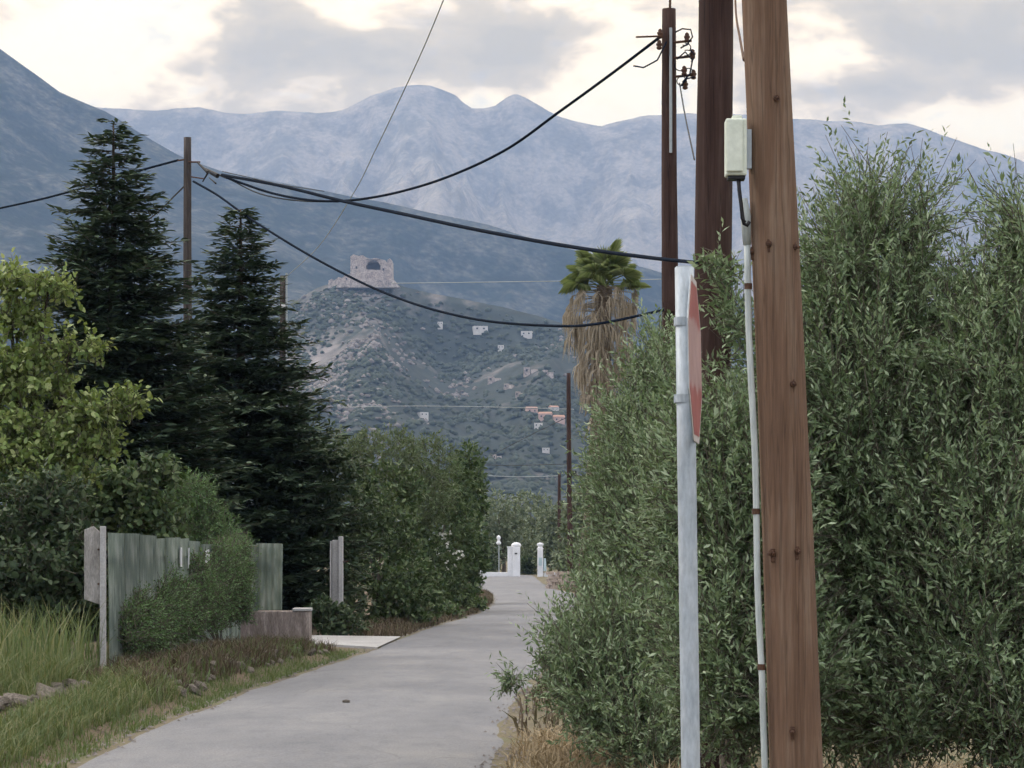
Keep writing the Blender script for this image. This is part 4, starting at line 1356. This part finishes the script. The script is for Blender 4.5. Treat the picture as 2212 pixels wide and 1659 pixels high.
# white blossoms on the middle hedge tree
pts, d_, q_ = in_lobes([lv(965, 1190, 60.4, 45, 45, .25)], 26, .2)
vv = []
for p in pts:
    p = p.copy()
    p[1] = 60.2 + rnd.uniform(-.2, .2)
    V_, k_ = leaves(np.repeat(p[None], 5, 0), rand_dirs(5) + np.array([0, -.6, 0]), rand_dirs(5), np.full(5, .085), np.full(5, .06), 'diamond')
    vv.append(V_)
tr = [o_ for o_ in bpy.data.objects if o_.name.startswith('hedge_tree') and 'rounded' in o_.get('label', '')][0]
mesh_np('blossoms', np.concatenate(vv), 4, M['petal'], tr, kind='stuff')

bush('roadside_shrub', 'low leafy weeds along the left road edge below the hedge', 'shrub', (-2.2, 52.5, 0),
     [lv(800, 1360, 48, 60, 14, .6), lv(880, 1340, 52, 60, 16, .8), lv(950, 1320, 57, 60, 14, .8), lv(1010, 1306, 64, 45, 12, 1.0)], 900, M['hedge'], .10, .045, 7, trunk_r=.02, fork=.1, slen=(.1, .22))
FT = 'distant trees around the white gate'
for lab, bs, lbs, n_ in (
    ('distant pale tree behind the white gate, left of the pillars', (-.6, 165, 0), [lv(1075, 1110, 165, 50, 48, 1.6), lv(1060, 1190, 165, 40, 45, 1.5), lv(1100, 1150, 166, 45, 40, 1.5)], 900),
    ('distant pale tree directly above the thick white pillar', (1.4, 172, 0), [lv(1145, 1105, 172, 55, 45, 1.6), lv(1130, 1170, 172, 50, 45, 1.6), lv(1160, 1180, 170, 40, 50, 1.5)], 900),
    ('distant tree right of the white gate under the dark poles', (3.2, 150, 0), [lv(1200, 1125, 150, 42, 40, 1.4), lv(1215, 1180, 150, 42, 50, 1.4), lv(1180, 1190, 150, 30, 40, 1.2)], 800),
    ('distant brownish tree behind the beige stone wall', (4.0, 112, 0), [lv(1240, 1180, 112, 40, 60, 1.2), lv(1260, 1110, 112, 45, 60, 1.2), lv(1225, 1220, 112, 30, 30, 1.0)], 700),
):
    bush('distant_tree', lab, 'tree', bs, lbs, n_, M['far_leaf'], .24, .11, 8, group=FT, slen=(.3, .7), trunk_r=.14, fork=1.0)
bush('distant_shrub', 'dark shrub in the shade left of the white gate, behind the thin lamp', 'shrub', (-1.8, 150, 0), [lv(1045, 1215, 150, 38, 36, 1.2), lv(1010, 1190, 150, 40, 60, 1.2)], 600, M['shade_leaf'], .22, .1, 8, slen=(.3, .6))
bush('distant_shrub', 'dark shrub added in place of the shadow between the two white gate pillars', 'shrub', (1.1, 156, 0), [lv(1142, 1225, 156, 22, 24, .6)], 300, M['shade_leaf'], .2, .09, 8, slen=(.2, .5), fork=.2)  # dark leaves added where only shadow fills the open gate
# tree belt behind, out on the plain
pts, d_, q_ = in_lobes([((x_, 300 + rnd.uniform(-40, 60), rnd.uniform(2.5, 4.5)), (rnd.uniform(5, 9), 5, rnd.uniform(3.0, 5.0))) for x_ in np.arange(-70, 90, 7)], 16000, .4)
V_, k_ = leaves(pts[pts[:, 2] > -.2], rand_dirs(int((pts[:, 2] > -.2).sum())), rand_dirs(int((pts[:, 2] > -.2).sum())), .7, .4, 'diamond')
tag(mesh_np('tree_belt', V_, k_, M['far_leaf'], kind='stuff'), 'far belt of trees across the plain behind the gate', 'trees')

# ------------------------------------------------------------------ fence, posts, plinth on the left
fence = thing('sheet_fence', 'weathered translucent green corrugated sheet fence behind the weeds', 'fence', (-4.7, 29, .15))
me_s = {}


def sheet(wd, ht, key):
    if key in me_s:
        return me_s[key]
    n = 36
    V, Fs = [], []
    for j in (0, 1):
        for i in range(n + 1):
            x = wd * i / n
            V.append((x, .016 * math.sin(2 * math.pi * x / .105), ht * j))
    for i in range(n):
        Fs.append((i, i + 1, n + 2 + i, n + 1 + i))
    me = bpy.data.meshes.new('corrugated_sheet')
    me.from_pydata(V, [], Fs)
    me.update()
    me.materials.append(M['sheet'])
    me.polygons.foreach_set('use_smooth', np.ones(n, bool))
    me_s[key] = me
    return me


A, B = np.array([-4.72, 27.15]), np.array([-4.33, 36.5])
nsh = 11
for i in range(nsh):
    f = i / nsh
    p = A + (B - A) * f
    o_ = bpy.data.objects.new('corrugated_sheet', sheet(.93, 1.72, 'a'))
    C.objects.link(o_)
    o_.parent = fence
    zt = 1.90 - .14 * f + rnd.uniform(-.035, .035)
    o_.location = (p[0] + 4.7 + rnd.uniform(-.01, .02), p[1] - 29, zt - 1.72 - .15)
    o_.rotation_euler = (rnd.uniform(-.02, .02), rnd.uniform(-.012, .012), math.atan2(*(B - A)[::-1]) + rnd.uniform(-.02, .02))
for i in range(2):
    o_ = bpy.data.objects.new('corrugated_sheet', sheet(.42, 1.06, 'b'))
    C.objects.link(o_)
    o_.parent = fence
    o_.location = (-4.46 + .38 * i + 4.7, 36.78 - .02 * i - 29, .72 - .15 + .02 * i)
    o_.rotation_euler = (rnd.uniform(-.02, .02), .012, .02)
MB().box((-4.62, 31.8, 1.62), (.04, 9.4, .05), -.042).build('rail', M['wood_grey'], fence)
MB().box((-4.12, 36.86, 1.55), (.9, .04, .05)).build('rail', M['wood_grey'], fence)
for f in (.32, .64, .97):
    p = A + (B - A) * f
    MB().box((p[0] + -.08 + .2 * 0, p[1], .85), (.06, .06, 1.9)).build('fence_stake', M['wood_grey'], fence)
for i in range(9):
    f = rnd.uniform(.38, .80)
    p = A + (B - A) * f
    h_ = rnd.uniform(.14, .34)
    MB().box((p[0] + .045, p[1], 1.76 - .13 * f - h_ * .4), (.008, .07, h_), rnd.uniform(-.4, .4)).build('torn_strip', M['porcelain'], fence)

t = thing('slab_post', 'slim pale post with a grey slab on its upper half, left of the fence', 'post', (-4.76, 26.85, .1))
rib = MB().box((-4.745, 26.80, .92), (.068, .07, 2.1), 0, .94).build('post', M['concrete_pale'], t, bevel=.008)
b = MB()
b.add([(x_, y_, z_) for y_ in (26.83, 26.87) for x_, z_ in ((-4.97, 1.12), (-4.79, 1.06), (-4.785, 1.9), (-4.86, 1.97), (-4.97, 1.93))],
      [(0, 1, 2, 3, 4), (9, 8, 7, 6, 5), (0, 5, 6, 1), (1, 6, 7, 2), (2, 7, 8, 3), (3, 8, 9, 4), (4, 9, 5, 0)])
b.build('slab', M['concrete'], t, bevel=.008)
for z_ in (1.3, 1.7):
    MB().tube([(-4.80, 26.825, z_), (-4.80, 26.80, z_)], .012, 8).build('bolt', M['rust'], rib)

t = thing('plinth', 'low streaked concrete plinth at the driveway corner, carrying the fence end', 'plinth', (-3.8, 36.9, 0))
blk = MB().box((-3.82, 36.95, .34), (1.2, .42, .76)).build('block', M['plinth'], t, bevel=.02)
MB().box((-3.35, 36.95, .742), (.30, .46, .045), .04).build('cap_stone', M['concrete_pale'], blk, bevel=.01)

t = thing('channel_post', 'C-shaped pale concrete post standing free in front of the dark shrubs', 'post', (-3.49, 46, 0))
MB().box((-3.52, 46.05, .94), (.13, .14, 1.9)).build('web', M['concrete_pale'], t, bevel=.01)
MB().box((-3.405, 45.98, .96), (.085, .24, 2.0)).build('flange', M['concrete_pale'], t, bevel=.012)
MB().box((-3.605, 45.98, .93), (.03, .2, 1.87)).build('flange', M['concrete_pale'], t, bevel=.008)
MB().tube([(-3.38, 45.93, 1.45), (-3.25, 45.9, 1.47)], .012, 6).build('hook', M['rust'], t)


# ------------------------------------------------------------------ dry-stone edging at the lower left
def stone_mesh(seed):
    rg = np.random.default_rng(seed)
    ico_v = np.array([[0, 0, 1], [.89, 0, .45], [.28, .85, .45], [-.72, .53, .45], [-.72, -.53, .45], [.28, -.85, .45], [.72, .53, -.45], [-.28, .85, -.45], [-.89, 0, -.45], [-.28, -.85, -.45], [.72, -.53, -.45], [0, 0, -1]])
    tri = [(0, 1, 2), (0, 2, 3), (0, 3, 4), (0, 4, 5), (0, 5, 1), (1, 6, 2), (2, 7, 3), (3, 8, 4), (4, 9, 5), (5, 10, 1), (2, 6, 7), (3, 7, 8), (4, 8, 9), (5, 9, 10), (1, 10, 6), (11, 7, 6), (11, 8, 7), (11, 9, 8), (11, 10, 9), (11, 6, 10)]
    V = ico_v * rg.uniform(.75, 1.15, (12, 1)) * np.array([1, .8, .7])
    me = bpy.data.meshes.new('stone')
    me.from_pydata([tuple(p) for p in V], [], tri)
    me.update()
    me.materials.append(M['stone'])
    return me


SM = [stone_mesh(i) for i in range(6)]


def stone_at(parent, p, s, name='stone'):
    o_ = bpy.data.objects.new(name, SM[rnd.randrange(6)])
    C.objects.link(o_)
    o_.parent = parent
    r = ROOTS.get(parent.name, np.zeros(3))
    o_.location = tuple(np.array(p) - r)
    o_.rotation_euler = (rnd.uniform(-.5, .5), rnd.uniform(-.5, .5), rnd.uniform(0, 6.3))
    o_.scale = (s * rnd.uniform(.8, 1.4), s * rnd.uniform(.8, 1.2), s * rnd.uniform(.6, .9))


t = thing('dry_stone_edging', 'low crumbling dry-stone edging in the grass at the lower left corner', 'stone wall', (-4.5, 21.5, .1))
for k in range(64):
    y = 18.5 + 5.6 * (k // 2) / 32 + rnd.uniform(-.08, .08)
    x = -4.58 + (y - 21) * .03 + rnd.uniform(-.08, .08)
    stone_at(t, (x + .05 * (k % 2), y, .13 + .17 * (k % 2) + rnd.uniform(-.03, .03)), rnd.uniform(.09, .16))
t = thing('bank_stones', 'rough brown stones in the weedy bank below the sheet fence', 'stones', (-3.9, 31, .1))
for k in range(95):
    y = rnd.uniform(25.0, 36.6)
    l = float(road_l(y))
    x = l - rnd.uniform(.32, .95)
    stone_at(t, (x, y, float(gz(np.array(x), np.array(y))) + .02), rnd.uniform(.05, .13))

# ------------------------------------------------------------------ white gate at the end of the road
def gate():
    p = at(1111, 1247, 143)
    t_ = thing('gate_pillar', 'thick white rendered gate pillar with a rounded cap at the end of the road', 'pillar', (p[0], 143, 0))
    MB().box((p[0] - .27, 143.1, .9), (.3, .62, 1.82)).build('pilaster', M['white'], t_, bevel=.02)
    sh = MB().box((p[0] + .12, 143.0, .93), (.48, .8, 1.88)).build('shaft', M['white'], t_, bevel=.03)
    MB().lathe((p[0] + .12, 142.95, 1.87), [(.27, 0), (.31, .05), (.31, .12), (.25, .2), (.14, .26), (.02, .28)], 16).build('cap', M['white'], sh, smooth=True)
    MB().box((p[0] - .27, 143.1, 1.85), (.36, .68, .08)).build('cap', M['white'], t_, bevel=.015)
    MB().box((p[0] + .1, 142.58, 1.45), (.16, .02, .09), 0).build('name_plate', M['black'], sh)
    q = at(1167, 1247, 143.5)
    t_ = thing('gate_pillar', 'slim white gate pillar with pale blue sheeting, right of the thick one', 'pillar', (q[0], 143.5, 0))
    sh = MB().box((q[0], 143.5, .85), (.34, .45, 1.72)).build('shaft', M['white'], t_, bevel=.03)
    MB().lathe((q[0], 143.5, 1.71), [(.19, 0), (.22, .05), (.16, .1), (.14, .2), (.2, .26), (.2, .36), (.05, .42)], 14).build('cap', M['white'], sh, smooth=True)
    MB().box((q[0] + .27, 143.4, .75), (.2, .3, .8), .2, .6).build('sheeting', M['tarp'], t_, bevel=.03)
    MB().box((q[0], 143.26, .95), (.2, .03, .5)).build('panel', M['tarp'], t_)
    a = at(1034, 1240, 143)[0]
    t_ = thing('garden_wall', 'low white wall left of the thick gate pillar', 'wall', ((a + p[0] - .42) / 2, 143.2, 0))
    MB().box(((a + p[0] - .42) / 2, 143.3, .14), (p[0] - .42 - a, .3, .3)).build('wall', M['white'], t_, bevel=.02)
    MB().box((a + .1, 143.15, .2), (.3, .4, .42)).build('end_block', M['white'], t_, bevel=.04)
    t_ = thing('garden_wall', 'low white wall right of the slim gate pillar', 'wall', (q[0] + .8, 143.5, 0))
    MB().box((q[0] + .62, 143.6, .13), (.85, .3, .28)).build('wall', M['white'], t_, bevel=.02)
    l = at(1077, 1232, 141)
    t_ = thing('garden_lamp', 'thin lamp post with a white head beside the low white wall', 'lamp post', (l[0], 145, 0))
    MB().tube([(l[0], 145, 0), (l[0], 145, 2.05)], .035, 8).build('post', M['cable_pale'], t_)
    MB().lathe((l[0] - .02, 145, 2.0), [(.06, 0), (.15, .05), (.16, .14), (.1, .2), (.07, .3), (.13, .4), (.12, .5), (.03, .6)], 12).build('head', M['white'], t_, smooth=True)


gate()
t = thing('stone_wall', 'short beige rubble wall end on the right before the gate', 'stone wall', (2.35, 99.5, 0))
for k in range(34):
    x = 1.55 + 1.25 * ((k % 7) + rnd.uniform(-.2, .2)) / 7
    z = .08 + .15 * (k // 7)
    b = MB()
    b.box((x + .08 * ((k // 7) % 2), 99.5 + rnd.uniform(-.04, .04), z), (rnd.uniform(.15, .19), .4, rnd.uniform(.13, .155)), rnd.uniform(-.1, .1), .92)
    b.build('stone', M['stone_pink'], t)
M_stone_shared = None


# ------------------------------------------------------------------ grass and weeds
def blades(x, y, z, h, w, lean, mat, name, label, cat):
    n = len(x)
    a = R.uniform(0, 2 * math.pi, n)
    sd = np.stack([np.cos(a), np.sin(a), np.zeros(n)], 1)
    ln = np.stack([np.cos(a + 1.57 + R.normal(size=n) * .6), np.sin(a + 1.57 + R.normal(size=n) * .6), np.zeros(n)], 1)
    p = np.stack([x, y, z - .02], 1)
    le = (R.random(n) * lean)[:, None] * h[:, None]
    m_ = p + UP * (h * .6)[:, None] + ln * le * .4
    tip = p + UP * (h * (1 - .3 * lean * R.random(n)))[:, None] + ln * le * 1.2
    wv = sd * w[:, None]
    V = np.stack([p - wv, p + wv, m_ + wv * .8, m_ - wv * .8, tip + wv * .12, tip - wv * .12], 1).reshape(-1, 3)
    q = (np.array([[0, 1, 2, 3], [3, 2, 4, 5]])[None] + 6 * np.arange(n)[:, None, None]).reshape(-1, 4)
    me = bpy.data.meshes.new(name)
    me.vertices.add(len(V))
    me.vertices.foreach_set('co', V.astype(np.float32).ravel())
    me.loops.add(q.size)
    me.loops.foreach_set('vertex_index', q.astype(np.int32).ravel())
    me.polygons.add(len(q))
    me.polygons.foreach_set('loop_start', np.arange(0, q.size, 4, dtype=np.int32))
    me.polygons.foreach_set('loop_total', np.full(len(q), 4, np.int32))
    me.update(calc_edges=True)
    return tag(link(name, me, mat, kind='stuff'), label, cat)


def strip(n, y0, y1, o0, o1, side='l'):
    y = R.uniform(y0, y1, n)
    o_ = o0 + (o1 - o0) * R.random(n)
    x = road_l(y) - o_ if side == 'l' else road_r(y) + o_
    return x, y


x, y = strip(15000, 14, 38.2, -.05, .62)
k = (fbm(x * 2.0, y * 1.2, 3) > .40) | (R.random(len(x)) < .25)
x, y = x[k], y[k]
n = len(x)
blades(x, y, gz(x, y), R.uniform(.03, .13, n), R.uniform(.003, .006, n), .8, M['grass'], 'verge_grass', 'short green grass along the left road edge', 'grass')
x = R.uniform(-6.6, -4.3, 17000)
y = R.uniform(21.5, 27.2, 17000)
k = x < -3.62 - .9
x, y = x[k], y[k]
n = len(x)
blades(x, y, gz(x, y), R.uniform(.1, .4, n) * (.4 + 1.25 * np.clip((fbm(x * 1.3 + 4, y * .8, 4) - .3) * 2.2, 0, 1)), R.uniform(.002, .0055, n), .9, M['tall_grass'], 'tall_grass', 'tall yellow-green grass at the lower left, in front of the dark shrub', 'grass')
x = R.uniform(-6.3, -4.75, 1100)
y = R.uniform(23, 27.5, 1100)
blades(x, y, gz(x, y), R.uniform(.45, 1.0, 1100), R.uniform(.004, .011, 1100), .4, M['tall_grass'], 'seed_stalks', 'tall pale seed stalks standing above the grass at lower left', 'grass')
x, y = strip(19000, 24.5, 38.0, .36, 1.5)
n = len(x)
blades(x, y, gz(x, y), R.uniform(.04, .22, n) * np.where(fbm(x * 3, y * 2, 3) > .5, 1.3, .6), R.uniform(.003, .008, n), .9, M['dry_weed'], 'dry_weeds', 'brown dry weeds on the bank below the sheet fence', 'weeds')
x, y = strip(2400, 25, 37.5, .35, 1.3)
n = len(x)
blades(x, y, gz(x, y), R.uniform(.05, .26, n), R.uniform(.004, .009, n), 1.0, M['grass'], 'bank_weeds', 'green weeds growing between the brown bank stones', 'weeds')
x, y = strip(13000, 16.5, 25.5, .3, 1.2)
k = (x > -4.3) | (y > 24)
x, y = x[k], y[k]
n = len(x)
blades(x, y, gz(x, y), R.uniform(.04, .24, n), R.uniform(.0025, .006, n), .9, M['tall_grass'], 'verge_tufts', 'green tufts between the stone edging and the road', 'grass')
x, y = strip(14000, 44.6, 92, -.05, .9)
n = len(x)
blades(x, y, gz(x, y), R.uniform(.05, .22, n), R.uniform(.005, .012, n), .9, M['dry_weed'], 'far_verge_weeds', 'brownish weeds edging the road below the hedge trees', 'weeds')
x, y = strip(12000, 13.5, 21, .0, 1.4, 'r')
k = R.random(len(x)) < np.clip((x - road_r(y)) * 2.2 + .12, 0, 1)
x, y = x[k], y[k]
n = len(x)
blades(x, y, gz(x, y), R.uniform(.03, .2, n), R.uniform(.003, .008, n), 1.6, M['straw'], 'straw_grass', 'straw-coloured dry grass at the right road edge under the olive', 'grass')
x = R.uniform(.9, 4.2, 13000)
y = R.uniform(10.2, 17, 13000)
n = len(x)
blades(x, y, x * 0, R.uniform(.06, .32, n), R.uniform(.003, .007, n), 1.3, M['straw'], 'straw_grass', 'dry straw grass under the olives at the lower right corner', 'grass')
x, y = strip(5000, 21, 100, .0, 1.2, 'r')
n = len(x)
blades(x, y, x * 0, R.uniform(.05, .25, n), R.uniform(.008, .018, n), 1.0, M['dry_weed'], 'right_verge_weeds', 'dry weeds along the right road edge beyond the olive', 'weeds')

# loose gravel and litter along the road edges
y = 13 + 75 * R.random(2600) ** 1.6
sd_ = R.random(2600) < .5
off = R.normal(size=2600) * .10
x = np.where(sd_, road_l(y) + off, road_r(y) + off)
q_ = np.array([[-1, -1, 0], [1, -1, 0], [1, 1, 0], [-1, 1, 0], [0, 0, 1.0]])
sz = R.uniform(.006, .022, 2600)
V_ = np.stack([x, y, np.full(2600, .012)], 1)[:, None, :] + q_[None] * sz[:, None, None] * R.uniform(.5, 1.4, (2600, 5, 3))
F_ = (np.array([[0, 1, 4], [1, 2, 4], [2, 3, 4], [3, 0, 4]])[None] + 5 * np.arange(2600)[:, None, None]).reshape(-1, 3)
tag(mesh('road_gravel', V_.reshape(-1, 3), F_.tolist(), M['hill_rock'], kind='stuff'), 'loose grey gravel along both edges of the road', 'gravel')

# small stone lying on the road
o = bpy.data.objects.new('pebble', SM[2])
C.objects.link(o)
o.location = (float((748 - UC) * 1.7 / (1527 - VH)), gd(1527), .06)
o.scale = (.055, .05, .04)
tag(o, 'small dark pebble lying alone on the road', 'pebble')

# ------------------------------------------------------------------ haze
hz = MB().box((0, 1825, 589), (13200, 8850, 1182)).build('haze', None)
hm = bpy.data.materials.new('haze')
hm.use_nodes = True
nt = hm.node_tree
nt.nodes.clear()
mo = nt.nodes.new('ShaderNodeOutputMaterial')
pv = nt.nodes.new('ShaderNodeVolumePrincipled')
pv.inputs['Color'].default_value = (.35, .55, .97, 1)
pv.inputs['Density'].default_value = 1.35e-4
pv.inputs['Anisotropy'].default_value = 0.2
wire(nt, pv.outputs[0], mo.inputs['Volume'])
hz.data.materials.append(hm)
hz['kind'] = 'stuff'
hz['label'] = 'pale blue haze filling the valley air'
hz['category'] = 'haze'
